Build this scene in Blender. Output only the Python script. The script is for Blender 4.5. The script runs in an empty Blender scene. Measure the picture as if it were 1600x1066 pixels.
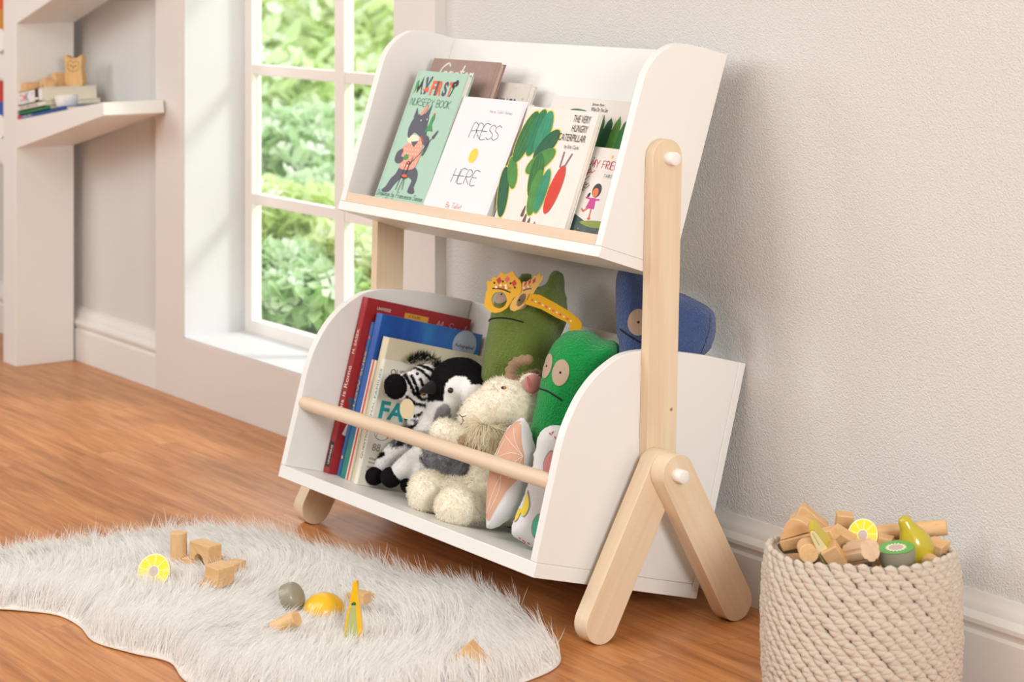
import bpy, bmesh, math, random
import numpy as np
from mathutils import Vector, Matrix, geometry
from mathutils.bvhtree import BVHTree

PI = math.pi
rnd = random.Random(7)
SC = bpy.context.scene
COL = SC.collection

# ------------------------------------------------------------------ camera
CAM_H = 1.145
FPX, HORY = 3359.0, -65.0          # focal length and horizon row in a 1600 x 1066 frame
CC, SS = 0.5814, 0.8136            # camera yaw (cos, sin)
cam_d = bpy.data.cameras.new('camera'); cam = bpy.data.objects.new('camera', cam_d); COL.objects.link(cam)
cam.location = (0, 0, CAM_H)
cam.rotation_euler = (PI/2, 0, math.atan2(SS, CC))
cam_d.sensor_width = 36; cam_d.lens = FPX/1600*36
cam_d.shift_y = -(533-HORY)/1600
cam_d.dof.use_dof = True; cam_d.dof.focus_distance = 3.75; cam_d.dof.aperture_fstop = 5.6
cam_d.clip_start = .05; cam_d.clip_end = 200
SC.camera = cam

# ------------------------------------------------------------------ light
SC.view_settings.view_transform = 'Standard'; SC.view_settings.look = 'None'
SC.view_settings.exposure = 0.0; SC.view_settings.gamma = 1; SC.view_settings.use_curve_mapping = False
wd = bpy.data.worlds.new('world'); SC.world = wd; wd.use_nodes = True
bg = wd.node_tree.nodes['Background']; bg.inputs[0].default_value = (0.94, .97, 1.0, 1); bg.inputs[1].default_value = 1.9

def lamp(name, kind, loc, target, energy, color, size=1, sy=None):
    l = bpy.data.lights.new(name, kind); l.energy = energy; l.color = color
    if kind == 'AREA':
        l.shape = 'RECTANGLE'; l.size = size; l.size_y = sy or size
    o = bpy.data.objects.new(name, l); COL.objects.link(o); o.location = loc
    o.rotation_euler = (Vector(target)-Vector(loc)).to_track_quat('-Z', 'Y').to_euler()
    return o
sun = lamp('sun', 'SUN', (3, 8, 6), (3-.75*5, 8-5, 6-5), 2.0, (1, .98, .97)); sun.data.angle = .2
lamp('key_softbox', 'AREA', (-4.3, -1.0, 2.1), (-3.3, 2.4, .5), 42, (.94, .975, .985), 1.5, 1.5)
lamp('left_fill', 'AREA', (-6.6, -.6, 2.0), (-5.0, 2.5, .5), 40, (.93, .98, 1), 1.2, 1.2)  # unseen fill lamp, added to brighten the left wall and tree shelf
lamp('side_softbox', 'AREA', (.7, .8, 1.5), (-3.0, 2.3, .5), 90, (.95, .97, .97), .9, .9)
lamp('ceiling_softbox', 'AREA', (-3.0, .6, 2.8), (-3.2, 1.6, 0), 46, (.93, .98, 1), 2.0, 2.0)

# ------------------------------------------------------------------ materials
def hexc(h, a=1):
    h = h.lstrip('#'); c = [int(h[i:i+2], 16)/255 for i in (0, 2, 4)]
    return tuple((x/12.92 if x <= .04045 else ((x+.055)/1.055)**2.4) for x in c)+(a,)
MATS = {}
def mat(name, color='#cccccc', rough=.6, metal=0, bump=None, var=None, coat=0, sheen=0, sss=0, vcol=False, spec=.5, trans=0):
    """bump=(kind, scale, distance); var=(scale, amount) soft colour variation"""
    if name in MATS: return MATS[name]
    m = bpy.data.materials.new(name); m.use_nodes = True; nt = m.node_tree; N = nt.nodes; Lk = nt.links
    b = N['Principled BSDF']
    c = hexc(color) if isinstance(color, str) else color
    b.inputs['Base Color'].default_value = c; b.inputs['Roughness'].default_value = rough
    b.inputs['Metallic'].default_value = metal; b.inputs['Coat Weight'].default_value = coat
    b.inputs['Specular IOR Level'].default_value = spec
    if sheen: b.inputs['Sheen Weight'].default_value = sheen; b.inputs['Sheen Roughness'].default_value = .4
    if sss:
        b.inputs['Subsurface Weight'].default_value = sss; b.inputs['Subsurface Radius'].default_value = (.01, .008, .006)
        b.inputs['Subsurface Scale'].default_value = 1
    tc = N.new('ShaderNodeTexCoord')
    if vcol:
        a = N.new('ShaderNodeAttribute'); a.attribute_name = 'col'; Lk.new(a.outputs['Color'], b.inputs['Base Color'])
    elif var:
        n = N.new('ShaderNodeTexNoise'); n.inputs['Scale'].default_value = var[0]; n.inputs['Detail'].default_value = 4
        Lk.new(tc.outputs['Object'], n.inputs['Vector'])
        mx = N.new('ShaderNodeMix'); mx.data_type = 'RGBA'
        mx.inputs['A'].default_value = tuple(max(0, x*(1-var[1])) for x in c[:3])+(1,)
        mx.inputs['B'].default_value = tuple(min(1, x*(1+var[1])) for x in c[:3])+(1,)
        Lk.new(n.outputs['Fac'], mx.inputs['Factor']); Lk.new(mx.outputs['Result'], b.inputs['Base Color'])
    if bump:
        kind, sc, dist = bump
        if kind == 'noise':
            t = N.new('ShaderNodeTexNoise'); t.inputs['Detail'].default_value = 3; out = t.outputs['Fac']
        elif kind == 'voronoi':
            t = N.new('ShaderNodeTexVoronoi'); out = t.outputs['Distance']
        t.inputs['Scale'].default_value = sc; Lk.new(tc.outputs['Object'], t.inputs['Vector'])
        bp = N.new('ShaderNodeBump'); bp.inputs['Distance'].default_value = dist; bp.inputs['Strength'].default_value = 1
        Lk.new(out, bp.inputs['Height']); Lk.new(bp.outputs['Normal'], b.inputs['Normal'])
    MATS[name] = m
    return m

def wood(name, c1, c2, axis='Z', scale=14, rough=.5, stretch=.06, knots=False, coords='Object'):
    if name in MATS: return MATS[name]
    m = bpy.data.materials.new(name); m.use_nodes = True; nt = m.node_tree; N = nt.nodes; Lk = nt.links
    b = N['Principled BSDF']; b.inputs['Roughness'].default_value = rough
    tc = N.new('ShaderNodeTexCoord'); mp = N.new('ShaderNodeMapping')
    s = {'X': (stretch, 1, 1), 'Y': (1, stretch, 1), 'Z': (1, 1, stretch)}[axis]
    mp.inputs['Scale'].default_value = tuple(x*scale for x in s)
    Lk.new(tc.outputs[coords], mp.inputs['Vector'])
    n = N.new('ShaderNodeTexNoise'); n.inputs['Scale'].default_value = 1.6; n.inputs['Detail'].default_value = 6; n.inputs['Distortion'].default_value = .6
    Lk.new(mp.outputs[0], n.inputs['Vector'])
    n2 = N.new('ShaderNodeTexNoise'); n2.inputs['Scale'].default_value = 9; n2.inputs['Detail'].default_value = 5
    Lk.new(mp.outputs[0], n2.inputs['Vector'])
    r = N.new('ShaderNodeValToRGB'); r.color_ramp.elements[0].position = .3; r.color_ramp.elements[1].position = .72
    r.color_ramp.elements[0].color = hexc(c1); r.color_ramp.elements[1].color = hexc(c2)
    ad = N.new('ShaderNodeMath'); ad.operation = 'MULTIPLY_ADD'; ad.inputs[1].default_value = .35
    Lk.new(n2.outputs['Fac'], ad.inputs[0])
    sb = N.new('ShaderNodeMath'); sb.operation = 'MULTIPLY'; sb.inputs[1].default_value = .65
    Lk.new(n.outputs['Fac'], sb.inputs[0]); Lk.new(sb.outputs[0], ad.inputs[2])
    Lk.new(ad.outputs[0], r.inputs['Fac'])
    last = r.outputs['Color']
    if knots:
        v = N.new('ShaderNodeTexVoronoi'); v.inputs['Scale'].default_value = 14; Lk.new(tc.outputs[coords], v.inputs['Vector'])
        cr = N.new('ShaderNodeValToRGB'); cr.color_ramp.elements[0].position = .02; cr.color_ramp.elements[1].position = .06
        cr.color_ramp.elements[0].color = hexc('#a87c58'); cr.color_ramp.elements[1].color = (1, 1, 1, 1)
        Lk.new(v.outputs['Distance'], cr.inputs['Fac'])
        mx = N.new('ShaderNodeMix'); mx.data_type = 'RGBA'; mx.blend_type = 'MULTIPLY'; mx.inputs['Factor'].default_value = 1
        Lk.new(last, mx.inputs['A']); Lk.new(cr.outputs['Color'], mx.inputs['B']); last = mx.outputs['Result']
    Lk.new(last, b.inputs['Base Color'])
    bp = N.new('ShaderNodeBump'); bp.inputs['Distance'].default_value = .0004; bp.inputs['Strength'].default_value = .5
    Lk.new(n2.outputs['Fac'], bp.inputs['Height']); Lk.new(bp.outputs['Normal'], b.inputs['Normal'])
    MATS[name] = m
    return m

def floor_mat():
    m = bpy.data.materials.new('oak_laminate'); m.use_nodes = True; nt = m.node_tree; N = nt.nodes; Lk = nt.links
    b = N['Principled BSDF']; tc = N.new('ShaderNodeTexCoord')
    br = N.new('ShaderNodeTexBrick'); br.offset = .37; br.offset_frequency = 2
    br.inputs['Scale'].default_value = 1; br.inputs['Brick Width'].default_value = 1.15; br.inputs['Row Height'].default_value = .098
    br.inputs['Mortar Size'].default_value = .0006; br.inputs['Mortar Smooth'].default_value = .2
    br.inputs['Color1'].default_value = (.0, .0, .0, 1); br.inputs['Color2'].default_value = (1, 1, 1, 1); br.inputs['Mortar'].default_value = (.5, .5, .5, 1)
    Lk.new(tc.outputs['Object'], br.inputs['Vector'])
    # grain: noise stretched along the boards, shifted per board
    mp = N.new('ShaderNodeMapping'); mp.inputs['Scale'].default_value = (1.6, 22, 1); Lk.new(tc.outputs['Object'], mp.inputs['Vector'])
    off = N.new('ShaderNodeVectorMath'); off.operation = 'MULTIPLY_ADD'; off.inputs[1].default_value = (7, 3, 11)
    Lk.new(br.outputs['Color'], off.inputs[0]); Lk.new(mp.outputs[0], off.inputs[2])
    n = N.new('ShaderNodeTexNoise'); n.inputs['Scale'].default_value = 1.3; n.inputs['Detail'].default_value = 7; n.inputs['Distortion'].default_value = 1.4
    Lk.new(off.outputs[0], n.inputs['Vector'])
    n2 = N.new('ShaderNodeTexNoise'); n2.inputs['Scale'].default_value = 7; n2.inputs['Detail'].default_value = 6; n2.inputs['Distortion'].default_value = .3
    Lk.new(off.outputs[0], n2.inputs['Vector'])
    r = N.new('ShaderNodeValToRGB'); e = r.color_ramp.elements
    e[0].position = .28; e[0].color = hexc('#8f5529'); e[1].position = .75; e[1].color = hexc('#d89a62')
    e2 = r.color_ramp.elements.new(.5); e2.color = hexc('#bd7a44')
    a1 = N.new('ShaderNodeMath'); a1.operation = 'MULTIPLY'; a1.inputs[1].default_value = .62; Lk.new(n.outputs['Fac'], a1.inputs[0])
    a2 = N.new('ShaderNodeMath'); a2.operation = 'MULTIPLY_ADD'; a2.inputs[1].default_value = .38; Lk.new(n2.outputs['Fac'], a2.inputs[0]); Lk.new(a1.outputs[0], a2.inputs[2])
    a3 = N.new('ShaderNodeMath'); a3.operation = 'MULTIPLY_ADD'; a3.inputs[1].default_value = .10; a3.inputs[2].default_value = -.05
    Lk.new(br.outputs['Color'], a3.inputs[0])
    a4 = N.new('ShaderNodeMath'); a4.operation = 'ADD'; Lk.new(a2.outputs[0], a4.inputs[0]); Lk.new(a3.outputs[0], a4.inputs[1])
    Lk.new(a4.outputs[0], r.inputs['Fac'])
    mx = N.new('ShaderNodeMix'); mx.data_type = 'RGBA'; mx.inputs['B'].default_value = hexc('#5a3418')
    f = N.new('ShaderNodeMath'); f.operation = 'MULTIPLY'; f.inputs[1].default_value = .55; Lk.new(br.outputs['Fac'], f.inputs[0])
    Lk.new(f.outputs[0], mx.inputs['Factor']); Lk.new(r.outputs['Color'], mx.inputs['A']); Lk.new(mx.outputs['Result'], b.inputs['Base Color'])
    b.inputs['Roughness'].default_value = .36
    bp = N.new('ShaderNodeBump'); bp.inputs['Distance'].default_value = .0005; bp.inputs['Strength'].default_value = .35
    Lk.new(n2.outputs['Fac'], bp.inputs['Height']); Lk.new(bp.outputs['Normal'], b.inputs['Normal'])
    return m

WHITE = mat('white_lacquer', '#edebe6', .38, bump=('noise', 90, .0002))
MAPLE = wood('maple', '#dfc4a2', '#eddabd', 'Z', 16, .5, .05, knots=True)
MAPLEX = wood('maple_long', '#dcc0a2', '#e8d2b8', 'X', 16, .5, .05)
BLOCKW = wood('beech_block', '#d6a66e', '#e8c494', 'Z', 60, .5, .12)
BLOCKX = wood('beech_block_side', '#d3a168', '#e6bf8e', 'X', 60, .5, .12)

# ------------------------------------------------------------------ mesh helpers
class MB:
    def __init__(s): s.v = []; s.f = []; s.m = []; s.mats = []
    def mi(s, m):
        if m not in s.mats: s.mats.append(m)
        return s.mats.index(m)
    def add(s, vs, fs, m, M=None):
        o = len(s.v); k = s.mi(m)
        s.v += [tuple(M @ Vector(p)) if M else tuple(p) for p in vs]
        s.f += [tuple(i+o for i in f) for f in fs]; s.m += [k]*len(fs)
    def box(s, a, b, m, M=None):
        x0, y0, z0 = a; x1, y1, z1 = b
        s.add([(x0, y0, z0), (x1, y0, z0), (x1, y1, z0), (x0, y1, z0), (x0, y0, z1), (x1, y0, z1), (x1, y1, z1), (x0, y1, z1)],
              [(0, 3, 2, 1), (4, 5, 6, 7), (0, 1, 5, 4), (1, 2, 6, 5), (2, 3, 7, 6), (3, 0, 4, 7)], m, M)
    def prism(s, poly, f0, f1, m, M=None):
        """poly: list of 2D points, f0/f1: functions (a,b)->xyz for the two ends"""
        n = len(poly); vs = [f0(*p) for p in poly]+[f1(*p) for p in poly]
        tri = geometry.tessellate_polygon([[Vector((p[0], p[1], 0)) for p in poly]])
        fs = [tuple(t) for t in tri]+[tuple(i+n for i in reversed(t)) for t in tri]+[(i, (i+1) % n, (i+1) % n+n, i+n) for i in range(n)]
        s.add(vs, fs, m, M)
    def poly(s, pts3, poly2, m, M=None):
        tri = geometry.tessellate_polygon([[Vector((p[0], p[1], 0)) for p in poly2]])
        s.add(pts3, [tuple(t) for t in tri], m, M)
    def lathe(s, prof, m, M=None, n=32, caps=True):
        vs = []; fs = []
        for (r, z) in prof:
            for i in range(n):
                a = 2*PI*i/n; vs.append((r*math.cos(a), r*math.sin(a), z))
        for k in range(len(prof)-1):
            for i in range(n):
                j = (i+1) % n; fs.append((k*n+i, k*n+j, (k+1)*n+j, (k+1)*n+i))
        if caps:
            fs.append(tuple(range(n-1, -1, -1))); fs.append(tuple((len(prof)-1)*n+i for i in range(n)))
        s.add(vs, fs, m, M)
    def tube(s, path, r, m, n=10, M=None, caps=True):
        path = [Vector(p) for p in path]; vs = []; fs = []; K = len(path)
        rs = r if isinstance(r, (list, tuple)) else [r]*K
        t0 = (path[1]-path[0]).normalized(); up = Vector((0, 0, 1)) if abs(t0.z) < .9 else Vector((1, 0, 0))
        nx = t0.cross(up).normalized()
        for k, p in enumerate(path):
            t = (path[min(k+1, K-1)]-path[max(k-1, 0)]).normalized()
            nx = (nx-t*nx.dot(t)).normalized(); ny = t.cross(nx)
            for i in range(n):
                a = 2*PI*i/n; vs.append(tuple(p+(nx*math.cos(a)+ny*math.sin(a))*rs[k]))
        for k in range(K-1):
            for i in range(n):
                j = (i+1) % n; fs.append((k*n+i, k*n+j, (k+1)*n+j, (k+1)*n+i))
        if caps: fs.append(tuple(range(n-1, -1, -1))); fs.append(tuple((K-1)*n+i for i in range(n)))
        s.add(vs, fs, m, M)
    def ball(s, c, r, m, M=None, R=None, u=20, v=12):
        if not isinstance(r, (tuple, list)): r = (r, r, r)
        vs = [(0, 0, r[2])]; fs = []
        for k in range(1, v):
            t = PI*k/v
            for i in range(u):
                a = 2*PI*i/u; vs.append((r[0]*math.sin(t)*math.cos(a), r[1]*math.sin(t)*math.sin(a), r[2]*math.cos(t)))
        vs.append((0, 0, -r[2])); L = len(vs)-1
        for i in range(u): fs.append((0, 1+i, 1+(i+1) % u))
        for k in range(v-2):
            for i in range(u):
                j = (i+1) % u; a = 1+k*u; fs.append((a+i, a+u+i, a+u+j, a+j))
        a = 1+(v-2)*u
        for i in range(u): fs.append((a+i, L, a+(i+1) % u))
        T = Matrix.Translation(Vector(c)) @ (R.to_4x4() if R else Matrix())
        vs = [tuple(T @ Vector(p)) for p in vs]
        s.add(vs, fs, m, M)
    def mesh(s, name='m'):
        me = bpy.data.meshes.new(name); me.from_pydata(s.v, [], s.f)
        for m in s.mats: me.materials.append(m)
        me.polygons.foreach_set('material_index', s.m); me.update()
        return me

def link(name, me, parent=None, M=None, smooth=None, bevel=0, segs=2):
    o = bpy.data.objects.new(name, me); COL.objects.link(o)
    if parent is not None: o.parent = parent
    if M is not None: o.matrix_local = M
    if smooth is not None:
        me.polygons.foreach_set('use_smooth', [True]*len(me.polygons))
        if smooth < 180:
            bm = bmesh.new(); bm.from_mesh(me); a = math.radians(smooth)
            for e in bm.edges:
                if len(e.link_faces) == 2 and e.calc_face_angle(0) > a: e.smooth = False
            bm.to_mesh(me); bm.free()
    if bevel:
        b = o.modifiers.new('bevel', 'BEVEL'); b.width = bevel; b.segments = segs; b.limit_method = 'ANGLE'; b.angle_limit = math.radians(40); b.harden_normals = False
    return o
def fix_normals(me):
    bm = bmesh.new(); bm.from_mesh(me); bmesh.ops.recalc_face_normals(bm, faces=bm.faces); bm.to_mesh(me); bm.free(); return me
def build(mb, name, parent=None, M=None, smooth=40, bevel=0, segs=2, fix=True):
    me = mb.mesh(name)
    if fix: fix_normals(me)
    return link(name, me, parent, M, smooth, bevel, segs)
def tag(o, label=None, cat=None, group=None, kind=None):
    if label: o['label'] = label
    if cat: o['category'] = cat
    if group: o['group'] = group
    if kind: o['kind'] = kind
    return o
def thing(name, label, cat, M=None, group=None):
    o = bpy.data.objects.new(name, None); COL.objects.link(o); o.empty_display_size = .03
    if M is not None: o.matrix_local = M
    return tag(o, label, cat, group)
def struct(o, label=None):
    o['kind'] = 'structure'
    if label: o['label'] = label
    return o
def rebase(o):
    """move a top-level mesh object's origin to the base of its geometry"""
    co = np.array([v.co for v in o.data.vertices]); c = Vector(((co[:, 0].min()+co[:, 0].max())/2, (co[:, 1].min()+co[:, 1].max())/2, co[:, 2].min()))
    o.data.transform(Matrix.Translation(-c)); o.matrix_local = Matrix.Translation(c); return o
def T(x, y, z): return Matrix.Translation((x, y, z))
def R(a, ax): return Matrix.Rotation(math.radians(a), 4, ax)

# rays of the fitted camera: where on a real plane a feature of the photo lies
def ray(px, py):
    r = (px-800)/FPX; return Vector((CC*r-SS, SS*r+CC, -(py-HORY)/FPX))
CAMV = Vector((0, 0, CAM_H))
def at(px, py, Y): a = ray(px, py); return CAMV+a*(Y/a.y)
def onz(px, py, z=0.): a = ray(px, py); return CAMV+a*((z-CAM_H)/a.z)
def onx(px, py, X): a = ray(px, py); return CAMV+a*(X/a.x)
class Plane:
    """an upright (optionally leaning) plane through a point; yaw 0 faces -Y"""
    def __init__(s, o, yaw=0, lean=0):
        s.M = Matrix.Translation(o) @ R(yaw, 'Z') @ R(-lean, 'X'); s.I = s.M.inverted()
        s.o = Vector(o); s.n = (s.M.to_3x3() @ Vector((0, 1, 0)))
    def p(s, px, py):
        a = ray(px, py); d = (s.o-CAMV).dot(s.n)/a.dot(s.n); q = s.I @ (CAMV+a*d); return (q.x, q.z)

def smooth_poly(pts, k=6, closed=True):
    n = len(pts); out = []
    rng = range(n) if closed else range(n-1)
    for i in rng:
        if closed: p0, p1, p2, p3 = (pts[(i+j-1) % n] for j in range(4))
        else: p0, p1, p2, p3 = (pts[min(max(i+j-1, 0), n-1)] for j in range(4))
        for j in range(k):
            t = j/k; out.append(tuple(.5*((2*b)+(c-a)*t+(2*a-5*b+4*c-d)*t*t+(-a+3*b-3*c+d)*t**3) for a, b, c, d in zip(p0, p1, p2, p3)))
    if not closed: out.append(tuple(pts[-1]))
    return out

_tc = {}
def text2d(s, w=None, h=None, shear=0, track=1.0, bold=0):
    """outline text as 2D vertices and faces, scaled to a width and/or height, origin at lower left"""
    key = (s, shear, track, bold)
    if key not in _tc:
        cu = bpy.data.curves.new('t', 'FONT'); cu.body = s; cu.size = 1; cu.shear = shear; cu.space_character = track; cu.resolution_u = 4; cu.offset = bold
        o = bpy.data.objects.new('t', cu); COL.objects.link(o)
        dg = bpy.context.evaluated_depsgraph_get(); me = bpy.data.meshes.new_from_object(o.evaluated_get(dg))
        vs = [(v.co.x, v.co.y) for v in me.vertices]; fs = [tuple(p.vertices) for p in me.polygons]
        bpy.data.objects.remove(o); bpy.data.curves.remove(cu); bpy.data.meshes.remove(me)
        _tc[key] = (vs, fs)
    vs, fs = _tc[key]
    x0 = min(v[0] for v in vs); x1 = max(v[0] for v in vs); y0 = min(v[1] for v in vs); y1 = max(v[1] for v in vs)
    sx = w/(x1-x0) if w else None; sy = h/(y1-y0) if h else None
    sx = sx or sy; sy = sy or sx
    return [((a-x0)*sx, (b-y0)*sy) for a, b in vs], fs
def ribbon(pts, wd):
    """2D polyline -> list of quads (as polygons) with the given width"""
    out = []
    for a, b in zip(pts[:-1], pts[1:]):
        dx, dy = b[0]-a[0], b[1]-a[1]; L = math.hypot(dx, dy) or 1; nx, ny = -dy/L*wd/2, dx/L*wd/2; ex, ey = dx/L*wd*.3, dy/L*wd*.3
        out.append([(a[0]+nx-ex, a[1]+ny-ey), (a[0]-nx-ex, a[1]-ny-ey), (b[0]-nx+ex, b[1]-ny+ey), (b[0]+nx+ex, b[1]+ny+ey)])
    return out
GLY = {'A': [[(0, 0), (.4, 1), (.8, 0)], [(.15, .38), (.65, .38)]], 'B': [[(0, 0), (0, 1), (.5, .9), (.5, .6), (0, .52), (.6, .4), (.6, .1), (0, 0)]],
       'C': [[(.7, .85), (.4, 1), (.05, .7), (.05, .3), (.4, 0), (.7, .15)]], 'D': [[(0, 0), (0, 1), (.5, .85), (.65, .5), (.5, .12), (0, 0)]],
       'E': [[(.6, 1), (0, 1), (0, 0), (.6, 0)], [(0, .52), (.5, .52)]], 'F': [[(.6, 1), (0, 1), (0, 0)], [(0, .52), (.5, .52)]],
       'G': [[(.7, .85), (.4, 1), (.05, .7), (.05, .3), (.4, 0), (.7, .15), (.7, .45), (.4, .45)]], 'H': [[(0, 0), (0, 1)], [(.6, 0), (.6, 1)], [(0, .5), (.6, .5)]],
       'I': [[(.1, 0), (.1, 1)]], 'K': [[(0, 0), (0, 1)], [(.6, 1), (0, .45), (.6, 0)]], 'L': [[(0, 1), (0, 0), (.5, 0)]], 'M': [[(0, 0), (.1, 1), (.4, .3), (.7, 1), (.8, 0)]],
       'N': [[(0, 0), (0, 1), (.6, 0), (.6, 1)]], 'O': [[(.35, 0), (.02, .3), (.02, .7), (.35, 1), (.68, .7), (.68, .3), (.35, 0)]], 'P': [[(0, 0), (0, 1), (.5, .92), (.55, .68), (.4, .5), (0, .45)]],
       'R': [[(0, 0), (0, 1), (.5, .92), (.55, .68), (.4, .52), (0, .48), (.6, 0)]], 'S': [[(.6, .88), (.3, 1), (.05, .8), (.12, .6), (.5, .42), (.6, .2), (.3, 0), (0, .12)]],
       'T': [[(0, 1), (.7, 1)], [(.35, 1), (.35, 0)]], 'U': [[(0, 1), (0, .25), (.3, 0), (.6, .25), (.6, 1)]], 'V': [[(0, 1), (.3, 0), (.6, 1)]], 'W': [[(0, 1), (.2, 0), (.4, .7), (.6, 0), (.8, 1)]],
       'Y': [[(0, 1), (.35, .5), (.7, 1)], [(.35, .5), (.35, 0)]], 'Z': [[(0, 1), (.6, 1), (0, 0), (.6, 0)]], 'J': [[(.5, 1), (.5, .2), (.25, 0), (0, .15)]],
       'X': [[(0, 0), (.6, 1)], [(0, 1), (.6, 0)]], 'Q': [[(.35, 0), (.02, .3), (.02, .7), (.35, 1), (.68, .7), (.68, .3), (.35, 0)], [(.45, .25), (.75, -.05)]],
       'a': [[(.4, .5), (.1, .45), (.05, .1), (.35, .05), (.42, .5), (.5, 0)]], 'b': [[(0, 1), (0, 0), (.4, .1), (.4, .4), (0, .45)]], 'c': [[(.4, .45), (.1, .45), (.05, .1), (.4, .05)]],
       'd': [[(.4, .5), (.05, .4), (.05, .05), (.38, .1), (.42, 1), (.46, 0)]], 'e': [[(.05, .25), (.4, .3), (.3, .5), (.05, .35), (.1, .02), (.42, .08)]], 'f': [[(.4, .95), (.2, .9), (.15, 0)], [(0, .5), (.35, .5)]],
       'g': [[(.4, .5), (.05, .45), (.05, .1), (.38, .1), (.42, .5), (.35, -.4), (0, -.3)]], 'h': [[(0, 1), (0, 0)], [(0, .4), (.3, .5), (.38, 0)]], 'i': [[(.08, .5), (.08, 0)], [(.08, .7), (.09, .76)]],
       'l': [[(.05, 1), (.05, .05), (.15, 0)]], 'k': [[(0, 1), (0, 0)], [(.35, .5), (0, .22), (.38, 0)]], 'm': [[(0, .5), (0, 0)], [(0, .4), (.22, .5), (.26, 0)], [(.26, .4), (.48, .5), (.54, 0)]],
       'n': [[(0, .5), (0, 0)], [(0, .4), (.3, .5), (.38, 0)]], 'o': [[(.2, 0), (0, .25), (.2, .5), (.4, .25), (.2, 0)]], 'p': [[(0, .5), (0, -.4)], [(0, .45), (.38, .4), (.35, .05), (0, .05)]],
       'r': [[(0, .5), (0, 0)], [(0, .35), (.3, .5)]], 's': [[(.35, .45), (.05, .42), (.3, .2), (.28, .02), (0, .05)]], 't': [[(.15, .9), (.15, .1), (.35, 0)], [(0, .55), (.35, .55)]],
       'u': [[(0, .5), (.05, .05), (.32, .1), (.38, .5), (.42, 0)]], 'v': [[(0, .5), (.18, 0), (.36, .5)]], 'w': [[(0, .5), (.12, 0), (.25, .4), (.38, 0), (.5, .5)]], 'y': [[(0, .5), (.2, .05)], [(.4, .5), (.1, -.4)]],
       'z': [[(0, .5), (.35, .5), (0, 0), (.38, 0)]], '&': [[(.6, 0), (.1, .75), (.3, 1), (.45, .75), (.05, .25), (.25, 0), (.6, .4)]], '.': [[(.05, 0), (.1, .02)]], '8': [[(.3, .5), (.05, .75), (.3, 1), (.55, .75), (.3, .5), (0, .25), (.3, 0), (.6, .25), (.3, .5)]]}
def hand(s, x, y, h, wd, slant=.12, gap=.28, jit=.0):
    """thin hand lettering as ribbons; returns polygons and the end x"""
    out = []; q = random.Random(len(s)+3)
    for ch in s:
        if ch == ' ': x += h*.5; continue
        g = GLY.get(ch) or GLY.get(ch.upper()); dy = q.uniform(-jit, jit)*h
        mx = max(p[0] for st in g for p in st)
        for st in g:
            pts = st if len(st) < 4 else smooth_poly(st, 3, False)
            out += ribbon([(x+(a+slant*b)*h, y+b*h+dy) for a, b in pts], wd)
        x += (mx+gap)*h
    return out, x
class Face2:
    """decals on a flat face: f(a, b, offset) -> xyz"""
    def __init__(s, mb, f): s.mb = mb; s.f = f; s.k = 0
    def poly(s, pts, m, k=None):
        s.k += 1; o = .00025+.00003*(s.k if k is None else k)
        s.mb.poly([s.f(a, b, o) for a, b in pts], pts, m)
    def polys(s, L, m):
        s.k += 1; o = .00025+.00003*s.k
        for pts in L: s.mb.poly([s.f(a, b, o) for a, b in pts], pts, m)
    def text(s, t, x, y, m, w=None, h=None, shear=0, rot=0, track=1.0, bold=0):
        vs, fs = text2d(t, w, h, shear, track, bold); s.k += 1; o = .00025+.00003*s.k
        c, n = math.cos(math.radians(rot)), math.sin(math.radians(rot))
        s.mb.add([s.f(x+a*c-b*n, y+a*n+b*c, o) for a, b in vs], fs, m)
    def disc(s, x, y, r, m, ry=None, n=28, rot=0):
        ry = ry or r; c, q = math.cos(math.radians(rot)), math.sin(math.radians(rot))
        s.poly([(x+r*math.cos(2*PI*i/n)*c-ry*math.sin(2*PI*i/n)*q, y+r*math.cos(2*PI*i/n)*q+ry*math.sin(2*PI*i/n)*c) for i in range(n)], m)
    def hand(s, t, x, y, h, wd, m, slant=.12, gap=.28, jit=0, fit=None):
        if fit:
            P, e = hand(t, 0, 0, 1, .01, slant, gap, jit); h = fit/e
        P, e = hand(t, x, y, h, wd, slant, gap, jit); s.polys(P, m); return e
def flat(name, c, r=.55, **k): return mat(name, c, r, **k)

# ------------------------------------------------------------------ soft toys helpers
def remesh(mb_or_me, voxel, smooth_it=4, fac=.5):
    me = mb_or_me.mesh('tmp') if isinstance(mb_or_me, MB) else mb_or_me
    o = bpy.data.objects.new('tmp', me); COL.objects.link(o)
    r = o.modifiers.new('r', 'REMESH'); r.mode = 'VOXEL'; r.voxel_size = voxel; r.use_smooth_shade = True
    s = o.modifiers.new('s', 'SMOOTH'); s.iterations = smooth_it; s.factor = fac
    dg = bpy.context.evaluated_depsgraph_get(); out = bpy.data.meshes.new_from_object(o.evaluated_get(dg))
    bpy.data.objects.remove(o); out.materials.clear()
    out.polygons.foreach_set('use_smooth', [True]*len(out.polygons))
    return out
def paint(me, fn):
    n = len(me.vertices); co = np.empty(n*3); me.vertices.foreach_get('co', co); co = co.reshape(-1, 3)
    c = fn(co); a = me.color_attributes.new('col', 'FLOAT_COLOR', 'POINT')
    a.data.foreach_set('color', np.concatenate([c, np.ones((n, 1))], 1).ravel())
def srgb(h): return np.array(hexc(h)[:3])
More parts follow.
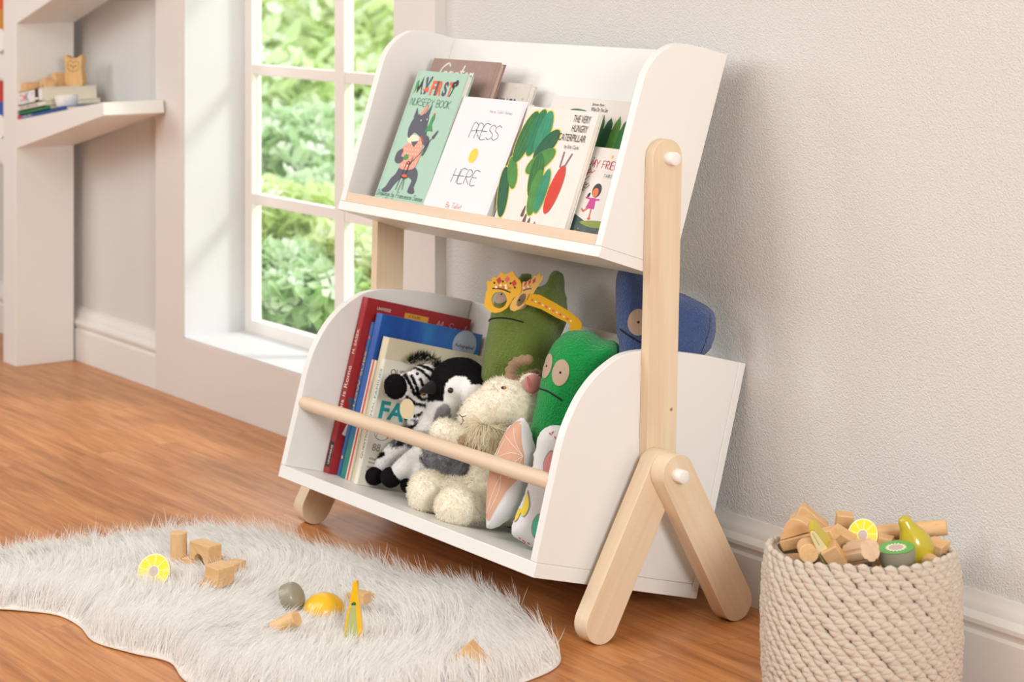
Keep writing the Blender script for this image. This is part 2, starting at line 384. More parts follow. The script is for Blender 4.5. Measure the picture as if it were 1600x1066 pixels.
def strands(me, count, length, width, fn, material, segs=3, comb=(0, 0, -1), lift=.6, curl=.3, seed=1, mask=None, lenfn=None, root=-.001, cl=.02):
    """short real fibres standing on a mesh; fn gives a colour for each root position"""
    rg = np.random.default_rng(seed); me.calc_loop_triangles()
    nt = len(me.loop_triangles); tv = np.empty(nt*3, dtype=np.int32); me.loop_triangles.foreach_get('vertices', tv); tv = tv.reshape(-1, 3)
    co = np.empty(len(me.vertices)*3); me.vertices.foreach_get('co', co); co = co.reshape(-1, 3)
    a, b, c = co[tv[:, 0]], co[tv[:, 1]], co[tv[:, 2]]; nr = np.cross(b-a, c-a); ar = np.linalg.norm(nr, axis=1); nr = nr/(ar[:, None]+1e-12)
    t = rg.choice(nt, count, p=ar/ar.sum()); u, v = rg.random(count), rg.random(count); f = u+v > 1; u[f] = 1-u[f]; v[f] = 1-v[f]
    P = a[t]+(b-a)[t]*u[:, None]+(c-a)[t]*v[:, None]; N = nr[t]
    if mask is not None:
        k = mask(P); P = P[k]; N = N[k]
    n = len(P); comb = comb(P) if callable(comb) else np.array(comb, float)
    comb = np.broadcast_to(comb, P.shape) if comb.ndim == 1 else comb
    tang = comb-N*(comb*N).sum(1)[:, None]; tang /= np.linalg.norm(tang, axis=1)[:, None]+1e-9
    # clumped randomness from hashed cells
    cell = np.floor(P/cl).astype(np.int64); h = (cell[:, 0]*73856093 ^ cell[:, 1]*19349663 ^ cell[:, 2]*83492791) % 4096
    tab = rg.normal(size=(4096, 3)); rv = tab[h]*.6+rg.normal(size=(n, 3))*.6
    D0 = N*lift+tang*(1-lift)+rv*curl; D0 /= np.linalg.norm(D0, axis=1)[:, None]
    D1 = D0*.5+tang*.5+rg.normal(size=(n, 3))*curl; D1 /= np.linalg.norm(D1, axis=1)[:, None]
    Ls = length*(.6+.7*rg.random(n))
    if lenfn is not None: Ls = Ls*lenfn(P)
    side = np.cross(D0, rg.normal(size=(n, 3))); side /= np.linalg.norm(side, axis=1)[:, None]+1e-9
    pts = []; s = np.linspace(0, 1, segs+1)
    for q in s:
        c0 = P+N*root+(D0*q*(1-.5*q)+D1*q*q*.5)*Ls[:, None]
        if q < 1:
            w = side*(width*(1-.75*q)/2); pts += [c0-w, c0+w]
        else: pts += [c0]
    m = 2*segs+1; V = np.stack(pts, 1).reshape(-1, 3)
    base = (np.arange(n)*m)[:, None]; tri = []
    for i in range(segs-1):
        tri += [[2*i, 2*i+1, 2*i+3], [2*i, 2*i+3, 2*i+2]]
    i = segs-1; tri += [[2*i, 2*i+1, 2*i+2]]
    Fc = (base[:, None, :]+np.array(tri)[None]).reshape(-1, 3)
    out = bpy.data.meshes.new('fur'); out.vertices.add(len(V)); out.vertices.foreach_set('co', V.ravel())
    out.loops.add(Fc.size); out.loops.foreach_set('vertex_index', Fc.ravel().astype(np.int32))
    out.polygons.add(len(Fc)); out.polygons.foreach_set('loop_start', np.arange(0, Fc.size, 3, dtype=np.int32))
    out.polygons.foreach_set('use_smooth', [True]*len(Fc))
    out.update(calc_edges=True); out.validate()
    colr = fn(P)*(.9+.2*rg.random((n, 1))); colr = np.repeat(colr, m, 0)
    at_ = out.color_attributes.new('col', 'FLOAT_COLOR', 'POINT')
    at_.data.foreach_set('color', np.concatenate([np.clip(colr, 0, 1), np.ones((len(colr), 1))], 1).ravel())
    out.materials.append(material)
    return out
def fur_mat(name, k=.4):
    m = mat(name, vcol=True, rough=.85, spec=.12, sheen=.1); nt = m.node_tree; N = nt.nodes
    a = [n for n in N if n.type == 'ATTRIBUTE'][0]; tl = N.new('ShaderNodeBsdfTranslucent'); ms = N.new('ShaderNodeMixShader'); ms.inputs[0].default_value = k
    nt.links.new(a.outputs['Color'], tl.inputs[0]); nt.links.new(N['Principled BSDF'].outputs[0], ms.inputs[1]); nt.links.new(tl.outputs[0], ms.inputs[2]); nt.links.new(ms.outputs[0], N['Material Output'].inputs[0]); return m
FUR = fur_mat('toy_fur', .4); SKIN = mat('toy_skin', vcol=True, rough=.9, spec=.1)

def pillow(poly, thick, edge, step=.005, voxel=.0045, it=6, top=None):
    """stuffed shape from a flat outline (x,z); edge = rounding width"""
    P = np.array(poly); A = P; B = np.roll(P, -1, 0)
    x0, z0 = P.min(0)-step; x1, z1 = P.max(0)+step
    xs = np.arange(x0, x1, step); zs = np.arange(z0, z1, step); X, Z = np.meshgrid(xs, zs, indexing='ij')
    inside = np.zeros(X.shape, bool); dist = np.full(X.shape, 9.)
    for a, b in zip(A, B):
        c = ((a[1] > Z) != (b[1] > Z)) & (X < (b[0]-a[0])*(Z-a[1])/((b[1]-a[1]) or 1e-9)+a[0]); inside ^= c
        d = b-a; L = (d**2).sum() or 1e-9; t = np.clip(((X-a[0])*d[0]+(Z-a[1])*d[1])/L, 0, 1)
        dist = np.minimum(dist, np.hypot(X-a[0]-t*d[0], Z-a[1]-t*d[1]))
    h = np.where(inside, thick/2*np.sqrt(np.clip(1-(1-np.clip(dist/edge, 0, 1))**2, 0, 1)), 0)
    mb = MB(); idx = {}
    vs = []; fs = []
    n0, n1 = X.shape
    def vid(i, j, s):
        k = (i, j, s)
        if k not in idx: idx[k] = len(vs); vs.append((X[i, j], s*max(h[i, j], .0004), Z[i, j]))
        return idx[k]
    cell = inside[:-1, :-1] | inside[1:, :-1] | inside[:-1, 1:] | inside[1:, 1:]
    for i in range(n0-1):
        for j in range(n1-1):
            if not cell[i, j]: continue
            for s in (1, -1):
                q = [vid(i, j, s), vid(i+1, j, s), vid(i+1, j+1, s), vid(i, j+1, s)]
                fs.append(tuple(q if s < 0 else q[::-1]))
            for (a, b, ni, nj) in (((i, j), (i+1, j), i, j-1), ((i+1, j+1), (i, j+1), i, j+1), ((i, j+1), (i, j), i-1, j), ((i+1, j), (i+1, j+1), i+1, j)):
                if ni < 0 or nj < 0 or ni >= n0-1 or nj >= n1-1 or not cell[ni, nj]:
                    fs.append((vid(*a, -1), vid(*a, 1), vid(*b, 1), vid(*b, -1)))
    mb.add(vs, fs, WHITE)
    me = mb.mesh('p'); fix_normals(me)
    return remesh(me, voxel, it)
def bvh_of(me): return BVHTree.FromPolygons([v.co.copy() for v in me.vertices], [tuple(p.vertices) for p in me.polygons])
def drape(mb, bvh, pts, m, off=.0012, d=Vector((0, 1, 0)), start=-.5, rings=4):
    """patch of cloth laid on the front (-y side) of a body; pts = outline in (x,z)"""
    cx = sum(p[0] for p in pts)/len(pts); cz = sum(p[1] for p in pts)/len(pts); n = len(pts)
    def hit(x, z):
        h = bvh.ray_cast(Vector((x, start, z)), d); return (h[0]+h[1]*off*(1 if h[1].y < 0 else -1)) if h[0] is not None else Vector((x, 0, z))
    vs = [hit(cx, cz)]
    for r in range(1, rings+1):
        for p in pts: vs.append(hit(cx+(p[0]-cx)*r/rings, cz+(p[1]-cz)*r/rings))
    fs = [(0, 1+i, 1+(i+1) % n) for i in range(n)]
    for r in range(rings-1):
        for i in range(n):
            j = (i+1) % n; a = 1+r*n; fs.append((a+i, a+n+i, a+n+j, a+j))
    mb.add([tuple(v) for v in vs], fs, m)
def drape_line(mb, bvh, pts, r, m, off=.0006, start=-.5):
    path = []
    for x, z in pts:
        h = bvh.ray_cast(Vector((x, start, z)), Vector((0, 1, 0)))
        if h[0] is not None: path.append(h[0]+h[1]*off)
    if len(path) > 1: mb.tube(path, r, m, 6)
def ell(cx, cz, rx, rz=None, n=22, rot=0):
    rz = rz or rx; c, s = math.cos(math.radians(rot)), math.sin(math.radians(rot))
    return [(cx+rx*math.cos(2*PI*i/n)*c-rz*math.sin(2*PI*i/n)*s, cz+rx*math.cos(2*PI*i/n)*s+rz*math.sin(2*PI*i/n)*c) for i in range(n)]
# ------------------------------------------------------------------ the room
WALL_Y, FACE_Y, GLASS_Y = 2.578, 2.550, 2.728
WALLM = mat('wall_paint', '#dddad5', .75, bump=('noise', 330, .0030))
TRIMM = mat('trim_paint', '#e5e0d9', .5)
PANELM = mat('panel_paint', '#ded7d0', .6, bump=('noise', 120, .0002))
REVEALM = mat('reveal_paint', '#d6d4d5', .6)
mb = MB(); mb.box((-9, -3, -.05), (2.5, WALL_Y+.02, 0), floor_mat())
struct(build(mb, 'floor', smooth=None), 'honey oak laminate floor with boards running along the wall')
WX0, WX1, WZ0 = -5.035, -4.018, .158          # window opening
mb = MB()
mb.box((-3.853, WALL_Y, 0), (2.5, WALL_Y+.2, 2.9), WALLM)
mb.box((-9, WALL_Y, 0), (-5.19, WALL_Y+.2, 2.9), WALLM)
struct(build(mb, 'wall_back', smooth=None), 'pale grey wall with fine orange peel texture')
PLAIN = mat('plain_paint', '#d8d6d3', .8)
mb = MB(); mb.box((-9.1, -3.1, 2.9), (2.6, WALL_Y+.2, 3.0), PLAIN); struct(build(mb, 'ceiling', smooth=None), 'plain pale ceiling above the room')
mb = MB(); mb.box((-9.1, -3.1, 0), (-9, WALL_Y+.2, 2.9), PLAIN); struct(build(mb, 'wall_left', smooth=None), 'plain pale wall at the far left')
mb = MB(); mb.box((2.5, -3.1, 0), (2.6, WALL_Y+.2, 2.9), PLAIN); struct(build(mb, 'wall_right', smooth=None), 'plain pale wall at the right')
mb = MB(); mb.box((-9, -3.1, 0), (2.5, -3, 2.9), PLAIN); struct(build(mb, 'wall_front', smooth=None), 'plain pale wall behind the viewer')
mb = MB()      # window surround, a little proud of the wall
for a, b in (((-5.197, FACE_Y, 0), (WX0, FACE_Y+.215, 2.9)), ((WX1, FACE_Y, 0), (-3.853, FACE_Y+.215, 2.9)), ((WX0, FACE_Y, 0), (WX1, FACE_Y+.215, WZ0)), ((WX0, FACE_Y, 2.2), (WX1, FACE_Y+.215, 2.9))):
    mb.box(a, b, PANELM)
mb.box((WX0-.0005, FACE_Y+.002, WZ0), (WX0+.003, GLASS_Y+.03, 2.2), REVEALM); mb.box((WX1-.003, FACE_Y+.002, WZ0), (WX1+.0005, GLASS_Y+.03, 2.2), REVEALM)
mb.box((WX0, FACE_Y+.002, WZ0), (WX1, GLASS_Y+.03, WZ0+.004), REVEALM)
struct(build(mb, 'trim_1', smooth=None), 'plain painted window surround panel')
# moulded baseboards
PROF = [(0, 0), (.028, 0), (.028, .086), (.022, .090), (.024, .096), (.029, .103), (.029, .110), (.022, .117), (.017, .119), (.016, .126), (.012, .132), (.008, .140), (.007, .146), (0, .146)]
def baseboard(name, x0, x1, lab):
    m = MB(); m.prism(PROF, lambda a, b: (x0, WALL_Y-a, b), lambda a, b: (x1, WALL_Y-a, b), TRIMM)
    struct(build(m, name, smooth=30), lab)
baseboard('baseboard_right', -3.853, 2.5, 'moulded white baseboard behind the basket')
baseboard('baseboard_left', -9, -5.197, 'moulded white baseboard beside the tree shelf')
# window
win = bpy.data.objects.new('window_1', None); COL.objects.link(win); win.location = (-4.53, GLASS_Y, WZ0); struct(win, 'white sash window with six visible panes onto a garden')
FR = mat('window_paint', '#f2ece5', .45)
I0 = T(4.53, -GLASS_Y, -WZ0)
YB = GLASS_Y+.03
mb = MB(); y = GLASS_Y
mb.box((WX0, y, WZ0), (-4.9945, YB, 2.2), FR); mb.box((WX1-.075, y, WZ0), (WX1, YB, 2.2), FR)
mb.box((-4.9945, y+.0005, WZ0), (WX1-.075, YB-.0005, WZ0+.036), FR); mb.box((-4.9945, y+.0005, 2.14), (WX1-.075, YB-.0005, 2.2), FR)
build(mb, 'window_frame', win, I0, None, .002)
mb = MB(); mb.box((-4.572, y, WZ0+.03), (-4.527, YB, 2.15), FR); build(mb, 'mullion', win, I0, None, .002)
for z in (.499, .839, 1.18, 1.52, 1.86):
    mb = MB(); mb.box((-5.0, y+.004, z), (WX1-.06, YB-.004, z+.028), FR); build(mb, 'glazing_bar', win, I0, None, .002)
gm = bpy.data.materials.new('window_glass'); gm.use_nodes = True; nt = gm.node_tree; nt.nodes.clear()
o_ = nt.nodes.new('ShaderNodeOutputMaterial'); mx = nt.nodes.new('ShaderNodeMixShader'); tr = nt.nodes.new('ShaderNodeBsdfTransparent'); gl = nt.nodes.new('ShaderNodeBsdfGlossy')
gl.inputs['Roughness'].default_value = .02; tr.inputs[0].default_value = (.97, .99, .97, 1)
mx.inputs[0].default_value = .05; nt.links.new(tr.outputs[0], mx.inputs[1]); nt.links.new(gl.outputs[0], mx.inputs[2]); nt.links.new(mx.outputs[0], o_.inputs[0])
zs = [WZ0+.036, .499, .839, 1.18, 1.52, 1.86, 2.14]
for (x0, x1) in ((-4.9945, -4.572), (-4.527, WX1-.075)):
    for i in range(6):
        z0 = zs[i]+(.028 if i else 0)
        mb = MB(); mb.box((x0, y+.014, z0), (x1, y+.017, zs[i+1]), gm); build(mb, 'window_pane', win, I0, None)

# ------------------------------------------------------------------ garden outside the window
LAWN = mat('lawn', '#c9dfa8', .9, bump=('noise', 30, .02), var=(2.5, .35))
mb = MB(); mb.box((-30, WALL_Y+.35, -.12), (6, 30, -.02), LAWN); struct(build(mb, 'floor_outside', smooth=None), 'sunlit lawn outside the window')
def leafm(name, c, c2):
    m = bpy.data.materials.new(name); m.use_nodes = True; nt = m.node_tree; N = nt.nodes; b = N['Principled BSDF']; b.inputs['Roughness'].default_value = .5
    oi = N.new('ShaderNodeNewGeometry'); r = N.new('ShaderNodeValToRGB'); r.color_ramp.elements[0].color = hexc(c); r.color_ramp.elements[1].color = hexc(c2)
    nt.links.new(oi.outputs['Random Per Island'], r.inputs['Fac']); nt.links.new(r.outputs['Color'], b.inputs['Base Color'])
    tl = N.new('ShaderNodeBsdfTranslucent'); ms = N.new('ShaderNodeMixShader'); ms.inputs[0].default_value = .5
    nt.links.new(r.outputs['Color'], tl.inputs[0]); nt.links.new(b.outputs[0], ms.inputs[1]); nt.links.new(tl.outputs[0], ms.inputs[2]); nt.links.new(ms.outputs[0], N['Material Output'].inputs[0])
    return m
LF = [leafm('leaf_fresh', '#c9de9f', '#f3f8dc'), leafm('leaf_mid', '#b5d49c', '#e6f3d6'), leafm('leaf_lime', '#d8e9a6', '#f6f9d8')]
GLINT = leafm('glint_white', '#ffffff', '#f6f6ea'); BARK = mat('bark', '#8a745c', .9, bump=('noise', 40, .01))
def shrub(x, y, w, h, lm, label, seed, glints=60):
    q = random.Random(seed)
    t = thing('garden_shrub', label, 'shrub', T(x, y, -.02), 'shrubs in the garden beyond the window')
    mb = MB()
    for k in range(7):
        a = q.uniform(0, 2*PI); e = Vector((math.cos(a)*w*.5, math.sin(a)*w*.4, h*q.uniform(.6, .9)))
        mb.tube([(0, 0, 0), e*.45+Vector((0, 0, h*.1)), e], [.025, .016, .006], BARK, 7)
    build(mb, 'stem', t)
    def pt():
        while True:
            p = Vector((q.uniform(-1, 1), q.uniform(-1, 1), q.uniform(-1, 1)))
            if .45 < p.length < 1: break
        k = 1+.16*math.sin(5*p.x+seed)+.12*math.sin(7*p.z+seed*2); return Vector((p.x*w*k, p.y*w*.8*k, h*.55+p.z*h*.5*k))
    mb = MB()
    for k in range(2600):
        c = pt(); s = q.uniform(.03, .06)*(.6+w*.9); M = Matrix.Translation(c) @ Matrix.Rotation(q.uniform(0, 6.3), 4, 'Z') @ Matrix.Rotation(q.uniform(-1.3, 1.3), 4, 'X')
        mb.add([(0, -s, 0), (s*.5, -s*.2, .006), (s*.4, s*.5, .004), (0, s, 0), (-s*.4, s*.5, .004), (-s*.5, -s*.2, .006)], [(0, 1, 2, 3), (0, 3, 4, 5)], lm, M)
    build(mb, 'foliage', t, smooth=None, fix=False)
    if glints:  # white five-lobed shapes stand in for bright out-of-focus highlights in the foliage
        mb = MB()
        for k in range(glints):
            c = pt(); c = Vector((c.x*1.06, c.y*1.06, c.z)); s = q.uniform(.022, .05)*(.7+w*.8); M = Matrix.Translation(c) @ Matrix.Rotation(q.uniform(0, 6.3), 4, 'Z') @ Matrix.Rotation(q.uniform(.3, 1.5), 4, 'X')
            for j in range(5):
                a = 2*PI*j/5; pts = [(0, 0, 0)]+[(s*(.2+.8*u)*math.cos(a+v)*1.0, s*(.2+.8*u)*math.sin(a+v), .004+.01*u) for u, v in ((.3, -.45), (.9, -.5), (1.1, 0), (.9, .5), (.3, .45))]
                mb.add(pts, [tuple(range(6))], GLINT, M)
        build(mb, 'bokeh_glint', t, smooth=None, fix=False)
    return t
SH = [(455, 6.75, .26, .24, 1, 'tiny green shrub with white highlight dots right under the lowest left pane', 140), (575, 6.9, .26, .28, 2, 'tiny pale shrub with white highlight dots right under the lowest right pane', 140), (420, 7.6, .36, .36, 2, 'small pale lime shrub nearest the window at the left', 160), (545, 7.9, .36, .40, 1, 'small mid green shrub nearest the window in the right panes', 160), (680, 8.2, .34, .40, 0, 'small fresh green shrub nearest the window behind the bookcase', 120),
      (440, 9.0, .50, .50, 1, 'low mid green shrub nearest the left panes, dotted with white highlights', 200), (640, 9.6, .45, .55, 0, 'low fresh green shrub seen past the window mullion', 200),
      (330, 12.2, .95, 1.0, 0, 'rounded yellow green shrub at the left of the window view', 260), (520, 12.6, .95, 1.15, 2, 'pale lime shrub in the middle of the window view', 300),
      (720, 12.8, .9, 1.1, 1, 'green shrub at the right of the window view', 260), (400, 17, 1.5, 2.1, 1, 'tall mid green bush at the back left of the garden', 400),
      (600, 17.5, 1.5, 2.2, 2, 'tall pale lime bush at the back of the garden, in the right panes', 420)]
for i, (px, dd, w, h, l, lab, fl) in enumerate(SH):
    r = ray(px, 100); shrub(r.x*dd, r.y*dd, w, h, LF[l], lab, i+3, fl)

# ------------------------------------------------------------------ tree shelf at the left
TS = mat('tree_shelf_paint', '#ebe7e1', .45)
tree = thing('tree_bookshelf', 'tall white tree shaped bookshelf with slanted branch shelves against the wall', 'bookshelf', T(-5.755, 2.455, 0))
IT = T(5.755, -2.455, 0)
Y0, Y1 = 2.372, 2.545
mb = MB(); mb.box((-5.802, Y0, 0), (-5.708, Y1, 2.1), TS); build(mb, 'trunk', tree, IT, None, .0015)
def arm(poly):
    m = MB(); m.prism(poly, lambda a, b: (a, Y0, b), lambda a, b: (a, Y1, b), TS); build(m, 'branch_shelf', tree, IT, None, .0015)
arm([(-5.708, .6125), (-5.134, .739), (-5.139, .7725), (-5.708, .692)])
arm([(-5.708, .962), (-5.134, 1.13), (-5.139, 1.17), (-5.708, 1.06)])
arm([(-5.802, .80), (-5.802, .87), (-6.3, .93), (-6.3, .90)]); arm([(-5.802, .56), (-5.802, .63), (-6.3, .70), (-6.3, .67)])
# slope frame on the branch: origin at trunk, x up the slope
SL = math.degrees(math.atan2(.7725-.692, 5.708-5.139))
def BRM(d, y, h=0): return T(-5.708, 0, .692) @ R(-SL, 'Y') @ T(d, y, h)
PAGE = mat('book_pages', '#e6dcc6', .8, bump=('noise', 400, .0004)); PAGEW = mat('book_pages_white', '#f0ebe0', .8)
def lying_book(label, d, y, h, w, dp, t, cover, decal=None, group='books lying on the branch of the tree shelf', pagem=None):
    th = thing('picture_book', label, 'book', BRM(d, y, h), group)
    c = MB(); c.box((0, 0, 0), (w, dp, .002), cover); c.box((0, 0, t-.002), (w, dp, t), cover); c.box((0, 0, 0), (w, .003, t), cover)
    if decal: decal(Face2(c, lambda a, b, o: (a, -o, b)))
    build(c, 'cover', th, smooth=None)
    p = MB(); p.box((.001, .002, .002), (w-.002, dp-.002, t-.002), pagem or PAGE); build(p, 'pages', th, smooth=None)
    return th
INK = flat('ink_black', '#2c2a2c'); RED = flat('print_red', '#d8412f'); BLUEP = flat('print_blue', '#2f6fa8'); WHP = flat('print_white', '#f4f0ea')
STK = 'books lying on the branch of the tree shelf'
lying_book('thin blue book at the very bottom of the stack on the branch', .003, 2.376, 0, .33, .165, .0115, flat('cover_blue', '#2b5593'), lambda f: (f.polys([[(0, 0), (.022, 0), (.022, .0115), (0, .0115)]], RED), f.text('ANIMAL NURSERY', .03, .003, WHP, h=.006)))
lying_book('thin green book second from the bottom of the branch stack', .004, 2.378, .0117, .215, .163, .0118, flat('cover_green', '#2f7a4a'))
lying_book('thin cream book with black spine lettering under the thick book', .006, 2.377, .0237, .19, .165, .0155, flat('cover_cream', '#e8dfd0'), lambda f: f.text('WILD THINGS BOOK', .012, .0045, INK, w=.125, h=.007))
def decK(f):
    f.poly([(.113, 0), (.139, 0), (.139, .037), (.113, .037)], flat('print_dark', '#3a3034'))
    f.text('K', .048, .004, BLUEP, h=.029); f.text('ELI', .010, .022, RED, w=.02, h=.009); f.text('IN', .010, .007, BLUEP, w=.018, h=.009); f.disc(.038, .018, .009, flat('print_coral', '#e88a70')); f.text('ELU', .088, .023, RED, h=.006); f.polys([[(.115, .006), (.135, .006), (.135, .012), (.115, .012)]], WHP); f.disc(.1, .008, .002, RED)
lying_book('thick book with large blue K on its white spine, topmost of the branch stack', .010, 2.379, .0394, .158, .166, .037, flat('cover_white', '#eeeae4'), decK)
# ramekin cup
mb = MB(); mb.lathe([(.0, 0), (.025, 0), (.029, .004), (.0315, .032), (.029, .032), (.0265, .006), (0, .005)], mat('porcelain', '#f3efea', .25, coat=.4), n=36, caps=False)
cup = build(mb, 'porcelain_cup', None, BRM(.262, 2.41, .0119) , 50); tag(cup, 'small white round cup resting beside the books on the branch', 'cup')
# owl and wooden mountain blocks on the thick book
HB = .0764
OWLW = wood('owl_wood', '#cf9a5c', '#e6bd82', 'Z', 70, .5, .1)
owl = thing('wooden_owl', 'small carved wooden owl standing on the thick book', 'toy owl', BRM(.142, 2.492, HB) @ R(SL, 'Y') @ T(0, 0, .0035) @ R(38, 'Z') @ Matrix.Scale(1.36, 4))
ol = smooth_poly([(-.017, 0), (-.020, .015), (-.018, .036), (-.020, .050), (-.019, .062), (-.010, .057), (0, .056), (.010, .058), (.018, .063), (.019, .050), (.017, .036), (.020, .015), (.017, 0)], 4)
mb = MB(); mb.prism(ol, lambda a, b: (a, -.009, b), lambda a, b: (a, .009, b), OWLW); build(mb, 'body', owl, None, 40, .0015)
mb = MB(); f = Face2(mb, lambda a, b, o: (a, -.009-o, b))
f.polys(ribbon(smooth_poly([(-.012, .046), (-.011, .034), (0, .029), (.011, .034), (.012, .046), (.006, .051), (0, .047), (-.006, .051)], 4)+[(-.012, .046)], .0009), INK); f.disc(-.0055, .041, .0016, INK); f.disc(.0055, .041, .0016, INK); f.poly([(-.0016, .040), (.0016, .040), (0, .033)], INK)
build(mb, 'face', owl, None, None)
def block_on_book(label, poly, d, y, th_, yaw=0):
    b = MB(); b.prism([(a*1.45, c*1.45) for a, c in poly], lambda a, c: (a, 0, c), lambda a, c: (a, th_, c), BLOCKX)
    tag(build(b, 'wooden_block', None, BRM(d, y, HB+.0004) @ R(yaw, 'Z'), None, .001), label, 'toy block', 'wooden blocks on the branch stack')
block_on_book('five sided wooden block at the trunk end of the branch stack', [(0, 0), (.028, 0), (.028, .013), (.02, .017), (0, .016)], .012, 2.385, .045)
block_on_book('tallest peaked wooden block beside the wooden owl', [(0, 0), (.034, 0), (.034, .02), (.026, .031), (.012, .030), (0, .014)], .060, 2.450, .03)
block_on_book('low arched wooden block in front of the wooden owl', [(0, 0), (.010, 0), (.013, .007), (.021, .007), (.024, 0), (.034, 0), (.034, .013), (.026, .02), (.010, .02)], .092, 2.405, .028)
# books at the far side of the trunk
def far_book(x, z, w, h, c1, c2, label):
    th = thing('picture_book', label, 'book', T(x, 2.376, z), 'books on the far side of the tree shelf trunk')
    c = MB(); c.box((0, 0, 0), (w, .002, h), c1); c.box((0, .012, 0), (w, .014, h), c1); c.box((0, 0, 0), (.002, .014, h), c1)
    f = Face2(c, lambda a, b, o: (a, -o, b)); f.poly([(w*.4, h*.35), (w, h*.3), (w, h*.62), (w*.5, h*.6)], c2); f.disc(w*.8, h*.15, w*.25, WHP)
    build(c, 'cover', th, smooth=None)
    p = MB(); p.box((.002, .002, .002), (w-.001, .012, h-.002), PAGE); build(p, 'pages', th, smooth=None)
far_book(-5.935, .872+.012, .13, .19, flat('cover_orange', '#d9571f'), flat('cover_amber', '#c98a2c'), 'orange book at the upper left edge behind the trunk')
far_book(-5.935, .632+.012, .13, .15, flat('cover_red2', '#c23b33'), flat('cover_blue2', '#2c58a8'), 'red and blue book at the left edge behind the trunk')
# ------------------------------------------------------------------ the bookcase
KS = .9948
class Fr:
    """profile frame of one box: u runs back, w runs up, both tilted; X along the wall"""
    def __init__(s, O, deg):
        t = math.radians(deg); s.O = O; s.u = (math.cos(t), -math.sin(t)); s.w = (math.sin(t), math.cos(t)); s.deg = deg
    def P(s, X, u, w):
        p = Vector((X, s.O[0]+u*s.u[0]+w*s.w[0], s.O[1]+u*s.u[1]+w*s.w[1])); return CAMV+(p-CAMV)*KS
    def M(s, X, u, w, lean=0):
        """matrix at a point: x along the wall, y back, z up, leaned back by some degrees more"""
        return T(*s.P(X, u, w)) @ R(-(s.deg+lean), 'X')
FU = Fr((2.2536, .6348), 18.5); FL = Fr((2.1157, .1105), 15.3)
case = thing('display_bookcase', 'white two tier tilted bookcase with pale wood legs standing by the wall', 'bookcase', T(-3.315, 2.34, 0))
IC = T(3.315, -2.34, 0)
def panel(name, fr, X0, X1, prof, m=WHITE, parent=case, bev=.0012, lab=None):
    b = MB(); b.prism(prof, lambda u, w: fr.P(X0, u, w), lambda u, w: fr.P(X1, u, w), m)
    o = build(b, name, parent, IC, 30, bev)
    if lab: o['label'] = lab
    return o
def arc(fr_pts): return smooth_poly(fr_pts, 5, False)
up_side = [(0, .0192), (.168, .0192), (.1696, .4139), (.1133, .4090)]+arc([(.085, .4055), (.054, .3985), (.035, .3868), (.0185, .3700), (.0065, .3489), (0, .325), (-.001, .298)])
lo_side = [(0, .0247), (.3545, .0247), (.3600, .4197)]+arc([(.2738, .4188), (.20, .4135), (.1414, .4053), (.1006, .3931), (.0762, .3778), (.0474, .3500), (.0272, .3200), (.014, .2895), (.0037, .2500), (0, .2100)])
XL, XR = -3.765, -2.9; TH = .018
for fr, side, tb, dep, hb in ((FU, up_side, .019, .168, .4139), (FL, lo_side, .0245, .3545, .4197)):
    for X0 in (XL, XR-TH): panel('side_panel', fr, X0, X0+TH, side)
    panel('shelf_board', fr, XL, XR, [(0, 0), (dep, 0), (dep, tb), (0, tb)])
bk = .0165
panel('back_panel', FU, XL+TH+.0003, XR-TH-.0003, [(.168-bk, .0192), (.1675, .0192), (.1690, .4120), (.169-bk, .4115)])
panel('back_panel', FL, XL, XR, [(.3548, 0), (.3705, 0), (.3765, .4200), (.3608, .4197)])
b = MB(); lx0, lx1 = XL+TH+.0004, XR-TH-.0004
b.prism([(.003, .0192), (.013, .0192), (.013, .0385), (.003, .0385)], lambda u, w: FU.P(lx0, u, w), lambda u, w: FU.P(lx1, u, w), MAPLEX)
build(b, 'front_lip', case, IC, None, .0012)['label'] = 'pale wood strip along the front of the upper shelf'
b = MB(); b.tube([FL.P(XL+TH-.002, .012, .152), FL.P(XR-TH+.002, .012, .157)], .0138, MAPLEX, 28); build(b, 'rail', case, IC, 50)['label'] = 'round pale wood rod across the lower tier'
# posts and crossed legs
def bar(name, p0, p1, wd, X0, X1, m=MAPLE, grain=True):
    (y0, z0), (y1, z1) = p0, p1; L = math.hypot(y1-y0, z1-z0); ang = math.atan2(y1-y0, z1-z0); r = wd/2
    pts = [(r*math.cos(a), -r*math.sin(a)) for a in [PI*i/14 for i in range(15)]]; pts = pts+[(-a, L-b_) for a, b_ in pts]
    b = MB(); b.prism(pts, lambda a, c: (X0, a, c), lambda a, c: (X1, a, c), m)
    Mx = T(0, y0, z0) @ Matrix.Rotation(-ang, 4, 'X')
    return build(b, name, case, IC @ Mx, 30, .004, 3)
def leg_set(sgn, Xin):
    def xs(a, c): return (Xin+sgn*a, Xin+sgn*c) if sgn > 0 else (Xin+sgn*c, Xin+sgn*a)
    bar('post', (2.3625, .284), (2.3765, .800), .0655, *xs(.0008, .0215))
    PV = (2.3425, .272)
    bar('leg', (2.2065, .0338), PV, .067, *xs(.0223, .0563)); bar('leg', (2.4745, .0338), PV, .067, *xs(.0571, .0911))
    for (y, z, x) in ((2.3785, .800, .0215), (2.3385, .272, .0911)):
        b = MB(); b.lathe([(0, 0), (.0115, 0), (.0115, .019), (.0112, .0202), (.0100, .021), (0, .021)], mat('white_plastic', '#f3efe9', .35), n=28, caps=False)
        build(b, 'peg', case, IC @ T(Xin+sgn*x, y, z) @ R(90*sgn, 'Y'), 40)['label'] = 'round white plastic bolt cap'
leg_set(1, XR*KS); leg_set(-1, XL*KS)

